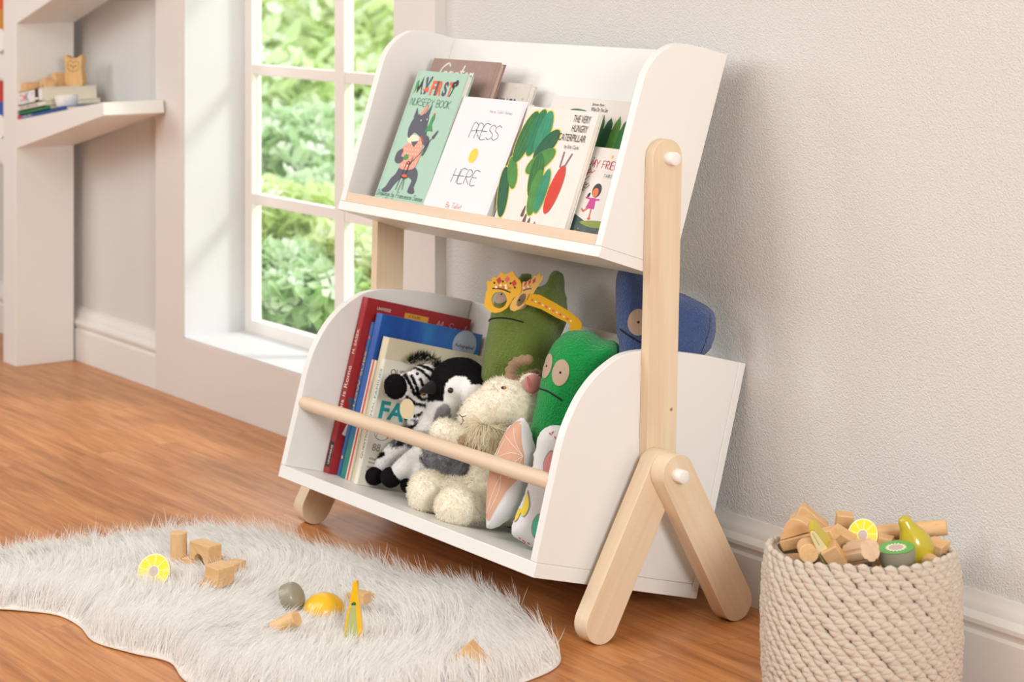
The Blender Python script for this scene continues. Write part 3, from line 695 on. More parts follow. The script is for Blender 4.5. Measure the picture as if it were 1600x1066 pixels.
# ------------------------------------------------------------------ books facing out on the upper shelf
def shelf_book(label, X0, X1, u0, h, lean, cover, decal=None, t=.012, inner=None, pg=None, group='picture books standing on the upper shelf'):
    M = FU.M(X0, u0, .0196, lean); w = (X1-X0)*KS; h *= KS
    th = thing('picture_book', label, 'book', M, group)
    c = MB(); c.box((0, 0, 0), (w, .0022, h), cover); c.box((0, t-.0022, 0), (w, t, h), inner or cover); c.box((0, .0001, 0), (.0025, t-.0001, h), cover)
    if decal: decal(Face2(c, lambda a, b, o: (a, -o, b)), w, h)
    build(c, 'cover', th, smooth=None, fix=True)
    p = MB(); p.box((.0025, .0023, .003), (w-.003, t-.0023, h-.003), pg or PAGEW); build(p, 'pages', th, smooth=None)
    return th
MINT = mat('cover_mint', '#abcdb9', .5, var=(30, .03)); SLATE = flat('print_slate', '#565763'); PINK = flat('print_pink', '#f0a08c'); CORAL = flat('print_orange', '#e8623a')
GRN = flat('print_green', '#3f9a55'); CRM = flat('print_cream', '#efe6c8'); BRN = flat('print_brownink', '#332a28')
def d_nursery(f, w, h):
    f0, g0 = f, f.f
    f.polys([[(.006, 0), (.0068, 0), (.0068, h), (.006, h)]], flat('mint_crease', '#8fb5a2'))
    # MY FIRST in chunky cut letters
    zt = h-.045; tw = w-.012
    f.poly([(.010, zt-.006), (.015, zt+.026), (.022, zt+.010), (.029, zt+.034), (.036, zt+.002), (.041, zt-.004), (.037, zt-.006), (.030, zt+.012), (.021, zt-.004), (.017, zt+.008)][::-1], BRN)
    f.poly(smooth_poly([(.009, zt+.016), (.013, zt+.004), (.019, zt+.014), (.013, zt+.024)], 3), GRN)
    f.poly([(.038, zt+.030), (.045, zt+.034), (.050, zt+.018), (.056, zt+.034), (.063, zt+.034), (.054, zt+.012), (.053, zt-.004), (.045, zt-.004), (.046, zt+.012)], SLATE)
    f.polys([[(.044, zt+.008), (.058, zt+.012), (.062, zt+.0), (.052, zt+.002)]], CORAL); f.polys(ribbon([(.040, zt+.006), (.047, zt+.004)], .003), CORAL)
    for ch, x, m in (('F', .067, CORAL), ('I', .083, SLATE), ('R', .091, CORAL), ('S', .110, SLATE), ('T', .127, CORAL)):
        f.text(ch, x, zt-.005, m, w=.007 if ch == 'I' else .0150, h=.031, bold=.04)
    for dx, dz in ((0, 0), (.00035, .0004)):
        pass
    f.disc(.143, zt+.020, .006, BRN, .007); f.disc(.151, zt+.024, .006, BRN, .007); f.polys(ribbon([(.147, zt+.018), (.143, zt+.004), (.140, zt-.004)], .003), BRN)
    f.disc(.147, zt+.021, .0015, MINT)
    f.hand('NURSERY BOOK', .012, h-.074, .019, .0011, flat('print_darkgreen', '#4a7a68'), slant=.02, gap=.18, fit=w-.034)
    # a grey long eared animal in a pink shirt beside a stool
    f.f = lambda a, b, o: g0(a*.95-.002, b*.88+.024, o)
    s = 1.0; cx, cz = .080, .085
    f.poly(smooth_poly([(.052, .056), (.060, .075), (.085, .080), (.112, .078), (.130, .066), (.136, .048), (.134, .032), (.142, .022), (.136, .016), (.118, .018), (.117, .030), (.118, .046), (.100, .052), (.084, .052), (.072, .044), (.058, .028), (.049, .014), (.030, .010), (.020, .014), (.026, .020), (.032, .026), (.040, .044)], 4), SLATE)
    f.poly(smooth_poly([(.041, .110), (.050, .124), (.074, .138), (.104, .150), (.112, .140), (.118, .112), (.116, .080), (.100, .070), (.070, .068), (.056, .074), (.058, .092)], 4), PINK)
    q = random.Random(4); dots = []
    for i in range(6):
        for j in range(7):
            x, z = .055+i*.010+(j % 2)*.005, .078+j*.0095
            if x < .112 and (j < 5 or x > .07) and (i > 0 or j > 1): dots.append(ell(x, z, .0014, .0022, 8))
    f.polys(dots, CRM)
    f.poly(smooth_poly([(.046, .116), (.030, .106), (.030, .088), (.044, .080), (.062, .086), (.060, .096), (.050, .098), (.052, .108)], 4), SLATE)
    f.poly(smooth_poly([(.104, .150), (.122, .152), (.134, .140), (.134, .122), (.128, .106), (.122, .106), (.124, .124), (.116, .134)], 4), SLATE)
    f.poly(smooth_poly([(.050, .140), (.066, .130), (.092, .136), (.090, .148), (.066, .150)], 4), CRM)
    f.poly([(.068, .134), (.096, .138), (.084, .122)], SLATE)
    f.poly(smooth_poly([(.046, .150), (.042, .168), (.048, .188), (.064, .200), (.090, .202), (.102, .196), (.106, .176), (.116, .152), (.122, .138), (.116, .130), (.108, .136), (.098, .146), (.084, .152), (.066, .156), (.056, .142)], 4), SLATE)
    f.poly([(.046, .190), (.048, .216), (.060, .197)], SLATE); f.poly([(.084, .200), (.100, .226), (.100, .194)], SLATE)
    f.disc(.078, .186, .002, CRM); f.disc(.099, .190, .002, CRM); f.polys(ribbon([(.100, .150), (.106, .142), (.114, .138)], .0022), CORAL)
    f.poly(smooth_poly([(.068, .198), (.074, .212), (.084, .226), (.086, .214), (.078, .200)], 3), PINK); f.polys(ribbon([(.074, .200), (.080, .214)], .0012), CORAL)
    # green bird shape on the shoulder, and fork
    f.poly(smooth_poly([(.106, .160), (.112, .178), (.114, .196), (.120, .202), (.124, .194), (.122, .178), (.132, .164), (.118, .164)], 4), GRN); f.disc(.119, .204, .0028, CORAL)
    f.polys(ribbon([(.092, .082), (.116, .110), (.142, .150)], .0018), BRN); f.poly([(.138, .150), (.146, .146), (.154, .164), (.152, .168)], SLATE)
    f.poly(smooth_poly([(.060, .096), (.066, .104), (.076, .102), (.078, .094), (.066, .090)], 3), GRN)
    f.disc(.086, .085, .0062, BRN, .0042); f.disc(.086, .085, .003, PINK, .002)
    f.polys(ribbon([(.080, .084), (.072, .020)], .0018)+ribbon([(.092, .086), (.086, .040), (.082, .016)], .0016)+ribbon([(.090, .050), (.096, .022)], .0016)+ribbon([(.096, .100), (.090, .060)], .0016), BRN)
    f.disc(.088, .052, .011, BRN, .005); f.disc(.088, .054, .0105, CORAL, .0035)
    f.f = lambda a, b, o: g0(a, b+.0215, o); f.hand('Drawings by Francesca Sanna', .006, .0045, .0085, .0009, flat('print_forest', '#3f5f50'), slant=.2, gap=.15, fit=w-.014)
shelf_book('mint green picture book with a grey animal in a pink shirt on its cover', -3.677, -3.498, .021, .293, 4.4, MINT, d_nursery, .016)
NAVY = flat('print_navy', '#3c4470'); YEL = flat('print_yellow', '#f2d04a'); GREYT = flat('print_greyblue', '#b5bccb')
def d_press(f, w, h):
    f.polys([[(w-.006, 0), (w-.0055, 0), (w-.0055, h), (w-.006, h)]], flat('white_crease', '#d8d4cf'))
    f.hand('Herve Tullet Auteur', .105, h-.028, .006, .0007, GREYT, fit=.075)
    f.hand('PRESS', .066, .166, .030, .0013, NAVY, slant=.10, gap=.04); f.hand('HERE', .062, .074, .028, .0013, NAVY, slant=.10, gap=.16)
    f.disc(.104, .131, .0135, YEL, .0150)
    f.hand('By Tullet', .075, .024, .010, .0008, flat('print_rose', '#d88a7c'), gap=.2)
shelf_book('white picture book with one yellow dot and thin blue hand lettering', -3.4967, -3.2808, .019, .2495, 6.3, mat('cover_chalk', '#ebe8ea', .5), d_press, .016)
LEAFG = [mat('paint_green%d' % i, c, .6, var=(60, .35)) for i, c in enumerate(('#2c6e35', '#1f7a50', '#4f8a33', '#1d5a3c', '#2f8f6a'))]
def d_cater(f, w, h):
    f.polys([[(.006, 0), (.0065, 0), (.0065, h), (.006, h)]], flat('cream_crease', '#d9d2c8'))
    ye = flat('paint_edge', '#e8cf3a')
    # a plain arch of overlapping green leaf shapes with one red leaf
    L = [(.004, .070, .016, .050, 18, 3), (.014, .108, .014, .034, 30, 2), (.022, .178, .022, .052, -14, 0), (.050, .188, .020, .046, -6, 1), (.072, .188, .020, .044, -4, 4), (.092, .166, .019, .040, -42, 3),
         (.088, .136, .018, .042, -58, 2), (.088, .108, .020, .044, 8, 0), (.100, .078, .017, .044, 4, 2), (.120, .082, .014, .042, -2, 4)]
    for (x, z, a, b_, ro, k) in L: f.poly([p for p in ell(x, z, a+.0022, b_+.0022, 20, ro)], ye)
    for (x, z, a, b_, ro, k) in L:
        f.poly(ell(x, z, a, b_, 20, ro), LEAFG[k])
        c, s = math.cos(math.radians(ro)), math.sin(math.radians(ro))
        f.polys([q for t in (-.4, .1, .5) for q in ribbon([(x+t*a*c+b_*.7*s*1, z+t*a*s-b_*.7*c), (x+t*a*c-b_*.7*s, z+t*a*s+b_*.7*c)], .0011)], LEAFG[(k+2) % 5])
    f.poly(ell(.154, .088, .0165, .047, 24, -10), mat('paint_red', '#d33a26', .6, var=(50, .12)))
    f.polys(ribbon([(.150, .130), (.150, .158)], .003)+ribbon([(.162, .130), (.174, .156)], .003), flat('paint_plum', '#7d5f80'))
    for x, z in ((.082, .040), (.092, .026), (.106, .020), (.124, .014)): f.poly(smooth_poly([(x-.004, z-.008), (x+.004, z-.008), (x+.002, z+.012)], 3), flat('paint_umber', '#6d4a35'))
    tx = flat('type_black', '#3a3634')
    f.text('THE VERY', .148, .215, tx, w=.050, h=.0135); f.text('HUNGRY', .152, .197, tx, w=.046, h=.0135); f.text('CATERPILLAR', .120, .179, tx, w=.080, h=.0135)
    f.text('by Eric Carle', .146, .163, tx, w=.042, h=.009)
shelf_book('cream picture book with an arch of green leaf shapes and one red oval', -3.2604, -3.0446, .0235, .2385, 2.6, mat('cover_ivory', '#e9e2d8', .5, var=(40, .03)), d_cater, .012)
def d_friends(f, w, h):
    g0 = f.f; f.f = lambda a, b, o: g0(a-.026, b+.006, o)
    f.poly([(.026, 0), (w+.026, 0), (w+.026, .032), (w*.75, .030), (w*.5, .044), (w*.28, .056), (.026, .058)], mat('paint_slate_green', '#4b5c58', .6, var=(50, .25)))
    f.poly(smooth_poly([(w*.55, .034), (w*.75, .040), (w*.99, .040), (w*.99, .032), (w*.75, .027)], 3), flat('paint_olive', '#8f9a3e'))
    tr = flat('paint_twig', '#6b4f42')
    f.polys(ribbon([(.050, .055), (.062, .080), (.070, .100), (.083, .135)], .0022)+ribbon([(.062, .080), (.085, .098)], .0016)+ribbon([(.070, .104), (.086, .118)], .0014), tr)
    q = random.Random(2); G = []; Rr = []
    for (x0, z0, x1, z1) in ((.068, .100, .088, .150), (.062, .118, .092, .128), (.062, .080, .090, .100), (.066, .092, .086, .106)):
        for i in range(9):
            t = i/8; x, z = x0+(x1-x0)*t, z0+(z1-z0)*t
            for sg in (-1, 1): (G if q.random() < .65 else Rr).append(ell(x+sg*.004, z+q.uniform(-.002, .002), .0024, .0012, 8, sg*40))
    f.polys(G, flat('paint_teal', '#3c8f7c')); f.polys(Rr, CORAL)
    sk = flat('paint_skin', '#e07a4a'); mg = flat('paint_magenta', '#c93a8f'); hr = flat('paint_hair', '#33302f')
    X = w*.60
    f.disc(X+.012, .094, .0125, hr, .013); f.disc(X-.006, .084, .003, hr, .005, rot=-30); f.disc(X+.010, .090, .0085, sk, .0085)
    f.poly([(X+.002, .080), (X+.016, .080), (X+.020, .060), (X-.004, .060)], mg); f.polys(ribbon([(X, .078), (X-.012, .079)], .003)+ribbon([(X+.016, .077), (X+.026, .078)], .003), mg)
    f.polys(ribbon([(X+.002, .060), (X-.008, .054), (X-.014, .058)], .0034)+ribbon([(X+.012, .060), (X+.014, .044)], .0034), sk); f.disc(X+.014, .042, .0045, CORAL, .0022)
    f.hand('MY FRIENDS', w*.45, .135, .0125, .0013, flat('print_crimson', '#cf3f4c'), slant=.02, gap=.18, fit=w*.56)
    f.hand('TARO', w*.70, .119, .006, .0007, flat('print_tealink', '#6a9a90'))
    f.disc(w*.74, .158, .0028, YEL); f.polys([ell(w*.5+i*.006, .012+.005*(i % 3), .0016, .0016, 8) for i in range(4)]+[ell(.055+.005*(i % 3), .012+i*.005, .0016, .0016, 8) for i in range(6)], flat('paint_ochre', '#b5a04a'))
shelf_book('small white picture book showing a child in magenta under a leafy twig', -3.105, -2.924, .040, .180, 4, mat('cover_paperwhite', '#ece6de', .5), d_friends, .010)
def d_bear(f, w, h):
    gm_ = mat('paint_bottle', '#47725a', .6, var=(60, .3))
    f.poly(smooth_poly([(.05, h-.050), (.055, h-.030), (.075, h-.022), (.110, h-.024), (.128, h-.034), (.140, h-.028), (.150, h-.034), (.165, h-.060)], 4), gm_)
    f.poly([(w*.50, h-.125), (w*.93, h-.125), (w*.93, h-.055), (w*.50, h-.055)], LEAFG[3])
    for i in range(5):
        x = w*.49+i*w*.088; f.poly([(x, h-.125), (x-.001, h-.062), (x+w*.015, h-.042), (x+w*.045, h-.033+(i % 2)*.005), (x+w*.078, h-.044), (x+w*.09, h-.062), (x+w*.09, h-.125)], LEAFG[(3, 0, 3, 2, 0)[i]])
    f.text('Brown Bear,', w*.46, h-.014, INK, w=.036, h=.006); f.text('What Do You See', w*.46, h-.024, INK, w=.05, h=.008)
shelf_book('tall cream picture book with dark green leaf shapes, rearmost at the right end', -3.255, -2.985, .056, .2745, 5.5, mat('cover_vellum', '#e6ddd3', .5), d_bear, .012)
TAUPE = mat('cover_taupe', '#a08479', .6, var=(90, .14))
def d_gaston(f, w, h):
    f.hand('Gaston', .034, h-.045, .036, .0038, flat('print_chalk', '#f3ece4'), slant=.32, gap=.14)
    f.polys([[(w-.01, 0), (w-.0095, 0), (w-.0095, h), (w-.01, h)]], flat('taupe_crease', '#7d655c'))
shelf_book('dusty brown picture book with white script title behind the mint book', -3.708, -3.468, .0655, .333, 4.5, TAUPE, d_gaston, .014, pg=mat('pages_tan', '#cbb49f', .8))
def d_ns(f, w, h):
    f.text('BEGINNINGS', w-.16, h-.062, flat('print_indigo', '#39407c'), w=.125, h=.030); f.text('+', w-.018, h-.035, flat('print_gold', '#c9a36c'), h=.008)
    q = random.Random(9); f.polys([ell(q.uniform(w-.09, w-.004), q.uniform(h-.1, h-.004), .0007, .0007, 5) for i in range(90)], flat('print_speck', '#b9a493'))
shelf_book('speckled beige book with dark blue capitals behind the brown and white books', -3.60, -3.385, .104, .299, 2.5, mat('cover_oat', '#d9cdc2', .6, var=(120, .05)), d_ns, .016)

# ------------------------------------------------------------------ books standing spine out in the lower tier
def spine_book(label, X0, t, u0, h, dp, cover, decal=None, side=None, pg=None, top=None, lean=0):
    M = FL.M(X0, u0, .0250) @ R(lean, 'Y'); h *= KS
    th = thing('picture_book', label, 'book', M, 'books standing spine out in the lower tier')
    c = MB(); bt = min(.0024, t*.22); c.box((0, 0, 0), (bt, dp, h), cover); c.box((t-bt, 0, 0), (t, dp, h), side or cover); c.box((bt*.5, 0, 0), (t-bt*.5, .0025, h), cover)
    if decal: decal(Face2(c, lambda a, b, o: (a, -o, b)), Face2(c, lambda a, b, o: (t+o, a, b)), t, h, dp)
    build(c, 'cover', th, smooth=None)
    p = MB(); p.box((bt+.0002, .0026, .003), (t-bt-.0002, dp-.003, h-.003), pg or PAGE); build(p, 'pages', th, smooth=None)
    return th
REDC = mat('cover_crimson', '#a3262a', .45, var=(20, .08)); WSP = flat('print_spine_white', '#efe3da')
def vtext(f, s, x, z, hh, L, m, up=True):
    f.text(s, x, z, m, w=L, h=hh, rot=90 if up else 90)
def d_red(sp, sd, t, h, dp):
    vtext(sp, 'M. SASEK', t*.72, h-.115, t*.42, .05, WSP); vtext(sp, "This is Rome", t*.8, .115, t*.6, .10, WSP)
    sp.polys([[(.003, .012), (t-.003, .012), (t-.003, .062), (.003, .062)]], INK); vtext(sp, 'UNIVERSE', t*.7, .018, t*.32, .038, WSP)
    sd.text('UNIVERSE', .026, h-.020, WSP, w=.034, h=.0062); sd.hand('M. Sasek', dp-.085, h-.034, .018, .0013, flat('print_silver', '#d9b9b4'), slant=.2, gap=.12)
    sd.poly([(.095, h-.050), (.155, h-.050), (.155, h-.014), (.095, h-.014)], flat('print_mustard', '#d99a3a')); sd.text('VI TOURS', .104, h-.022, INK, h=.005); sd.text('V', .115, h-.046, INK, h=.018); sd.disc(.135, h-.036, .006, CORAL)
    sd.disc(.030, h-.11, .010, CORAL, .016); sd.poly([(.004, .155), (.024, .110), (.030, .150)], SLATE); sd.poly([(.018, .105), (.034, .118), (.028, .075), (.010, .080)], WSP)
    sd.poly([(.03, .2), (.05, .24), (.02, .25)], SLATE)
spine_book('tall red book with white spine lettering, at the left end of the lower tier', -3.742, .020, .088, .357, .262, REDC, d_red)
CB = flat('cover_sky', '#3f78b8')
spine_book('thin blue paperback with yellow spine lettering beside the red book', -3.7185, .0105, .106, .311, .235, CB, lambda sp, sd, t, h, dp: (vtext(sp, 'YELLOW SUBS', t*.8, .10, t*.6, .15, YEL), sp.disc(t*.5, h*.12, t*.3, YEL), sp.disc(t*.5, h*.9, t*.3, CORAL)))
def d_tan(sp, sd, t, h, dp):
    vtext(sp, 'STORIES', t*.8, .105, t*.6, .06, RED); vtext(sp, 'STARS', t*.8, h-.085, t*.6, .05, RED)
    for z in (.015, .03, .045, h-.02): sp.disc(t*.5, z, t*.3, (YEL, CORAL, BLUEP, CORAL)[int(z*100) % 4])
spine_book('thin tan book with red spine letters between two blue books', -3.7070, .0125, .108, .315, .235, flat('cover_tan', '#dcb98c'), d_tan)
def grad_mat():
    m = bpy.data.materials.new('cover_ocean'); m.use_nodes = True; nt = m.node_tree; N = nt.nodes; b_ = N['Principled BSDF']; b_.inputs['Roughness'].default_value = .35
    tc = N.new('ShaderNodeTexCoord'); mp = N.new('ShaderNodeMapping'); mp.inputs['Scale'].default_value = (4, 9, 1.5); n = N.new('ShaderNodeTexNoise'); n.inputs['Scale'].default_value = 1.2; n.inputs['Distortion'].default_value = 1.5
    r = N.new('ShaderNodeValToRGB'); e = r.color_ramp.elements; e[0].position = .3; e[0].color = hexc('#1d3f8c'); e[1].position = .7; e[1].color = hexc('#2f74b4'); x = e.new(.5); x.color = hexc('#2456a6')
    nt.links.new(tc.outputs['Object'], mp.inputs[0]); nt.links.new(mp.outputs[0], n.inputs['Vector']); nt.links.new(n.outputs['Fac'], r.inputs['Fac'])
    sx = N.new('ShaderNodeSeparateXYZ'); nt.links.new(tc.outputs['Object'], sx.inputs[0]); mr = N.new('ShaderNodeMapRange'); mr.inputs['From Min'].default_value = .13; mr.inputs['From Max'].default_value = .05
    nt.links.new(sx.outputs['Z'], mr.inputs['Value']); mx_ = N.new('ShaderNodeMix'); mx_.data_type = 'RGBA'; mx_.inputs['B'].default_value = hexc('#1c7f72')
    nt.links.new(mr.outputs['Result'], mx_.inputs['Factor']); nt.links.new(r.outputs['Color'], mx_.inputs['A']); nt.links.new(mx_.outputs['Result'], b_.inputs['Base Color']); return m
OCEAN = grad_mat()
def d_ocean(sp, sd, t, h, dp):
    sd.disc(dp-.040, h-.028, .030, flat('print_seal', '#b9c4d6')); sd.disc(dp-.040, h-.028, .0285, flat('print_seal_edge', '#8fa6c8')); sd.disc(dp-.040, h-.028, .0278, flat('print_seal', '#b9c4d6'))
    sd.hand('Autographed', dp-.064, h-.034, .009, .001, NAVY, slant=.2, gap=.1, fit=.048)
    sd.polys(ribbon(smooth_poly([(.004, .14), (.014, .09), (.010, .05), (.004, .03)], 4, False), .0018), INK)
spine_book('large glossy blue book with a round silver seal on its cover', -3.6935, .022, .098, .332, .252, OCEAN, d_ocean)
spine_book('thin white book with a red spine stripe next to the large blue book', -3.6705, .014, .096, .240, .20, flat('cover_milk', '#e6dccb'), lambda sp, sd, t, h, dp: sp.polys([[(t*.35, 0), (t*.75, 0), (t*.75, h), (t*.35, h)]], RED))
spine_book('thick cream hardback with bare cover behind the question book', -3.655, .024, .100, .290, .235, mat('cover_buff', '#d8ccb0', .55, var=(30, .05)), None)
def d_quest(sp, sd, t, h, dp):
    vtext(sp, 'ANIMAL FAMILIES', t*.75, h-.14, t*.5, .12, flat('print_teal', '#2b8f8c'))
    vtext(sp, 'QUESTIONS', t*.75, .05, t*.5, .07, INK)
    tl = flat('print_bright_teal', '#17959a')
    sd.text('QUESTIONS', .018, h-.030, INK, w=.085, h=.014); sd.polys([[(.018, h-.034), (.105, h-.034), (.105, h-.0355), (.018, h-.0355)]], INK)
    sd.text('FACTS', .012, h-.115, tl, w=.15, h=.036, bold=.035); sd.polys([[(.010, h-.121), (.17, h-.121), (.17, h-.1225), (.010, h-.1225)]], INK)
    sd.text('8', .018, h-.060, INK, h=.016)
    fp = ell(.030, h-.142, .018, .014); sd.polys(ribbon(fp+[fp[0]], .001), INK); sd.polys(ribbon(smooth_poly([(.018, h-.150), (.022, h-.136), (.030, h-.132), (.040, h-.138), (.044, h-.150)], 3, False), .0012), INK); sd.disc(.025, h-.141, .0014, INK); sd.disc(.035, h-.141, .0014, INK)
    sd.text('88', .014, h-.178, flat('print_grey', '#7e7a76'), h=.014)
    for k, s_ in enumerate(('What is the', 'Wombat good', 'for and how', 'is it made?')): sd.text(s_, .012, h-.196-k*.008, INK, w=.036, h=.005)
    # faint drawn animals beside the title
    sd.disc(.020, h-.062, .012, flat('print_fawn', '#cfc6b6'), .010); sd.disc(.028, h-.055, .006, flat('print_grey', '#7e7a76'), .004)
spine_book('white question and answer book with big teal letters, in front of the cream hardback', -3.629, .016, .090, .248, .20, mat('cover_bone', '#e2dccd', .5), d_quest)
# ------------------------------------------------------------------ soft toys in the lower tier
def floor_z(Y):                       # top of the lower shelf board at a given depth
    y = CAMV.y+(Y-0)/KS; return CAM_H+(FL.O[1]+.0245*FL.w[1]-(y-FL.O[0]-.0245*FL.w[0])*math.tan(math.radians(15.3))-CAM_H)*KS
def fleece(name, c): return mat(name, c, .95, bump=('noise', 300, .006), spec=.1, sheen=.3, var=(160, .16))
BLACKB = mat('bead_black', '#141212', .15, coat=.6); STITCH = mat('stitch_black', '#1d1b1b', .9); EYEF = mat('felt_beige', '#b9a28c', .95, bump=('noise', 500, .0008), spec=.1)
def plush(name, label, plane, outline, thick, edge, m, decos, group=None, it=8):
    pts = [plane.p(*q) for q in outline]; poly = smooth_poly(pts, 5)
    me = pillow(poly, thick, edge, .005, .0045, it); me.materials.append(m)
    th = thing(name, label, 'soft toy', plane.M, group)
    link('body', me, th)
    decos(th, plane, bvh_of(me)); return th
def eye(th, pl, bv, px, py, rx, ry, rot=0, pupil=True):
    x, z = pl.p(px, py); b = MB(); drape(b, bv, ell(x, z, rx, ry, 26, rot), EYEF, .0013)
    e = build(b, 'eye_patch', th, smooth=60, fix=False)
    if pupil:
        b = MB(); drape(b, bv, ell(x, z, .0022, .0022, 10), BLACKB, .0019, rings=2); build(b, 'pupil', e, smooth=60, fix=False)
def seam(th, pl, bv, pts, r=.0016, name='mouth_seam', m=None):
    b = MB(); q = [pl.p(*p) for p in pts]; drape_line(b, bv, smooth_poly(q, 5, False), r, m or STITCH); build(b, name, th, smooth=60, fix=False)

OLIVE = fleece('fleece_olive', '#71823c'); EMER = fleece('fleece_green', '#1f9b4c'); COBALT = fleece('fleece_blue', '#4c6190')
# olive toy, back of the tier, leaning on the back panel
p1 = Plane(at(820, 560, 2.425), 34, 14)
def deco1(th, pl, bv):
    eye(th, pl, bv, 795, 464, .020, .018); eye(th, pl, bv, 826, 474, .020, .018)
    seam(th, pl, bv, [(768, 503), (782, 501), (800, 501), (816, 503), (834, 508)])
plush('olive_plush_toy', 'olive green fleece toy with two small ears wearing yellow crown glasses', p1,
      [(816, 430), (822, 427), (829, 432), (828, 445), (842, 450), (856, 444), (862, 428), (871, 425), (880, 432), (880, 452), (884, 475), (884, 500), (868, 540), (862, 575), (868, 620), (862, 700), (858, 820), (770, 820), (758, 700), (752, 640), (754, 590), (760, 545), (768, 500), (774, 475), (786, 455), (805, 446)], .115, .055, OLIVE, deco1)
# bright green toy
p2 = Plane(at(880, 600, 2.33), 40, 10)
def deco2(th, pl, bv):
    eye(th, pl, bv, 861, 572, .0115, .0225, -14); eye(th, pl, bv, 885.5, 582, .0160, .0235, -10)
    seam(th, pl, bv, [(845, 607), (862, 610), (876, 617), (888, 625)])
plush('green_plush_toy', 'bright green fleece toy with beige felt eyes behind the right side panel', p2,
      [(880, 524), (900, 516), (922, 519), (940, 531), (952, 531), (966, 538), (972, 555), (960, 575), (955, 610), (938, 660), (922, 720), (908, 820), (840, 820), (828, 760), (826, 700), (835, 650), (845, 602), (856, 558), (866, 538)], .10, .05, EMER, deco2)
# blue toy at the right
p3 = Plane(at(1040, 520, 2.455), 54, 12)
def deco3(th, pl, bv):
    eye(th, pl, bv, 996, 505, .0185, .0235, -4)
    seam(th, pl, bv, [(969, 515), (980, 524), (992, 532), (1004, 539)]); seam(th, pl, bv, [(1108, 492), (1106, 515), (1100, 535), (1094, 552)], .0008, 'side_seam', fleece('fleece_blue_dark', '#384a73'))
plush('blue_plush_toy', 'blue fleece toy with a round beige eye behind the right post', p3,
      [(972, 408), (985, 406), (1000, 420), (1020, 438), (1045, 452), (1065, 460), (1090, 472), (1110, 484), (1118, 500), (1117, 520), (1108, 545), (1088, 562), (1050, 585), (1032, 640), (1026, 700), (1020, 820), (988, 820), (978, 700), (974, 640), (970, 580), (968, 540), (964, 510), (961, 475), (963, 440)], .075, .045, COBALT, deco3)

# crown glasses on the olive toy
GY = mat('glasses_yellow', '#e0a81c', .4); GR = flat('gem_red', '#c22f36'); GP = flat('gem_pink', '#d8606c'); GK = flat('gem_black', '#26262a'); GC = flat('gem_coral', '#e0703c'); GW = flat('gem_white', '#f2e8d0')
def zz(x, y): return (720+x/3.807, 400+y/3.807)
gl = thing('crown_glasses', 'yellow party glasses shaped like a jewelled crown on the olive toy', 'glasses', Matrix.Translation(at(800, 460, 2.370)))
def sheet_piece(name, plane, outline, holes, th_, m, decos=None):
    b = MB(); outer = [plane.p(*q) for q in outline]; hs = [[plane.p(*q) for q in h] for h in holes]
    loops = [[Vector((a, c, 0)) for a, c in L] for L in [outer]+hs]; tri = geometry.tessellate_polygon(loops)
    fl = [p for L in [outer]+hs for p in L]; n = len(fl)
    vs = [(a, 0, c) for a, c in fl]+[(a, th_, c) for a, c in fl]; fs = [tuple(t) for t in tri]+[tuple(i+n for i in reversed(t)) for t in tri]
    o = 0
    for L in [outer]+hs:
        k = len(L)
        for i in range(k): j = (i+1) % k; fs.append((o+i, o+j, o+j+n, o+i+n))
        o += k
    b.add(vs, fs, m)
    if decos: decos(Face2(b, lambda a, c, o: (a, -o-.0001, c)), plane)
    return build(b, name, gl, Matrix.Translation(-at(800, 460, 2.370)) @ plane.M, None, 0, fix=True)
def ellz(cx, cy, rx, ry, rot=0, n=24):
    return [zz(*p) for p in ell(cx, cy, rx, ry, n, rot)]
ga = Plane(at(*zz(345, 250), 2.366), 22, 8)
def dz(sc, pts): return [zz(*p) for p in pts]
def gem(f, pl, cx, cy, w, h, m, rot=0):
    c, s = math.cos(math.radians(rot)), math.sin(math.radians(rot))
    f.poly([pl.p(*zz(cx+a*c-b_*s, cy+a*s+b_*c)) for a, b_ in ((-w, 0), (0, -h), (w, 0), (0, h))], m)
def dcL(f, pl):
    gem(f, pl, 228, 146, 17, 22, GR, 10); gem(f, pl, 277, 139, 17, 22, GP, 10); gem(f, pl, 318, 162, 16, 22, GR, 10)
    for x, y in ((200, 160), (251, 152), (297, 163), (322, 188)): f.poly([pl.p(*q) for q in ellz(x, y, 6, 7, n=10)], GK)
    for i in range(14):
        t = i/13; x = 192+t*100; y = 200-math.sin(t*2.2+.5)*14+t*22; f.poly([pl.p(*q) for q in ellz(x, y, 4.5, 5, n=8)], GK)
    for x, y, m in ((225, 184, GC), (238, 176, GW), (252, 186, GC), (268, 176, GW), (288, 190, GC), (272, 190, GW), (212, 186, GW)): f.poly([pl.p(*q) for q in ellz(x, y, 8, 7, n=10)], m)
crownL = dz(1, [(137, 290), (145, 245), (148, 215), (158, 200), (154, 148), (180, 152), (188, 124), (214, 130), (240, 95), (262, 112), (308, 90), (330, 128), (350, 145), (358, 165), (360, 200), (352, 225), (330, 240), (312, 250), (300, 275), (275, 310), (240, 332), (205, 340), (172, 332), (150, 312)])
sheet_piece('front_frame', ga, crownL, [ellz(228, 262, 46, 50, 10)], .0028, GY, dcL)
gb = Plane(at(*zz(345, 250), 2.366), 66, 8)
def dcR(f, pl):
    gem(f, pl, 385, 165, 7, 20, GR, 25); gem(f, pl, 410, 155, 8, 22, GR, 25); gem(f, pl, 436, 148, 9, 22, GR, 25)
    for i in range(8):
        t = i/7; f.poly([pl.p(*q) for q in ellz(372+t*45, 206-math.sin(t*2)*8-t*4, 3, 5, n=8)], GK)
    for x, y, m in ((375, 190, GW), (387, 185, GC), (400, 184, GW), (412, 178, GC)): f.poly([pl.p(*q) for q in ellz(x, y, 5, 6, n=10)], m)
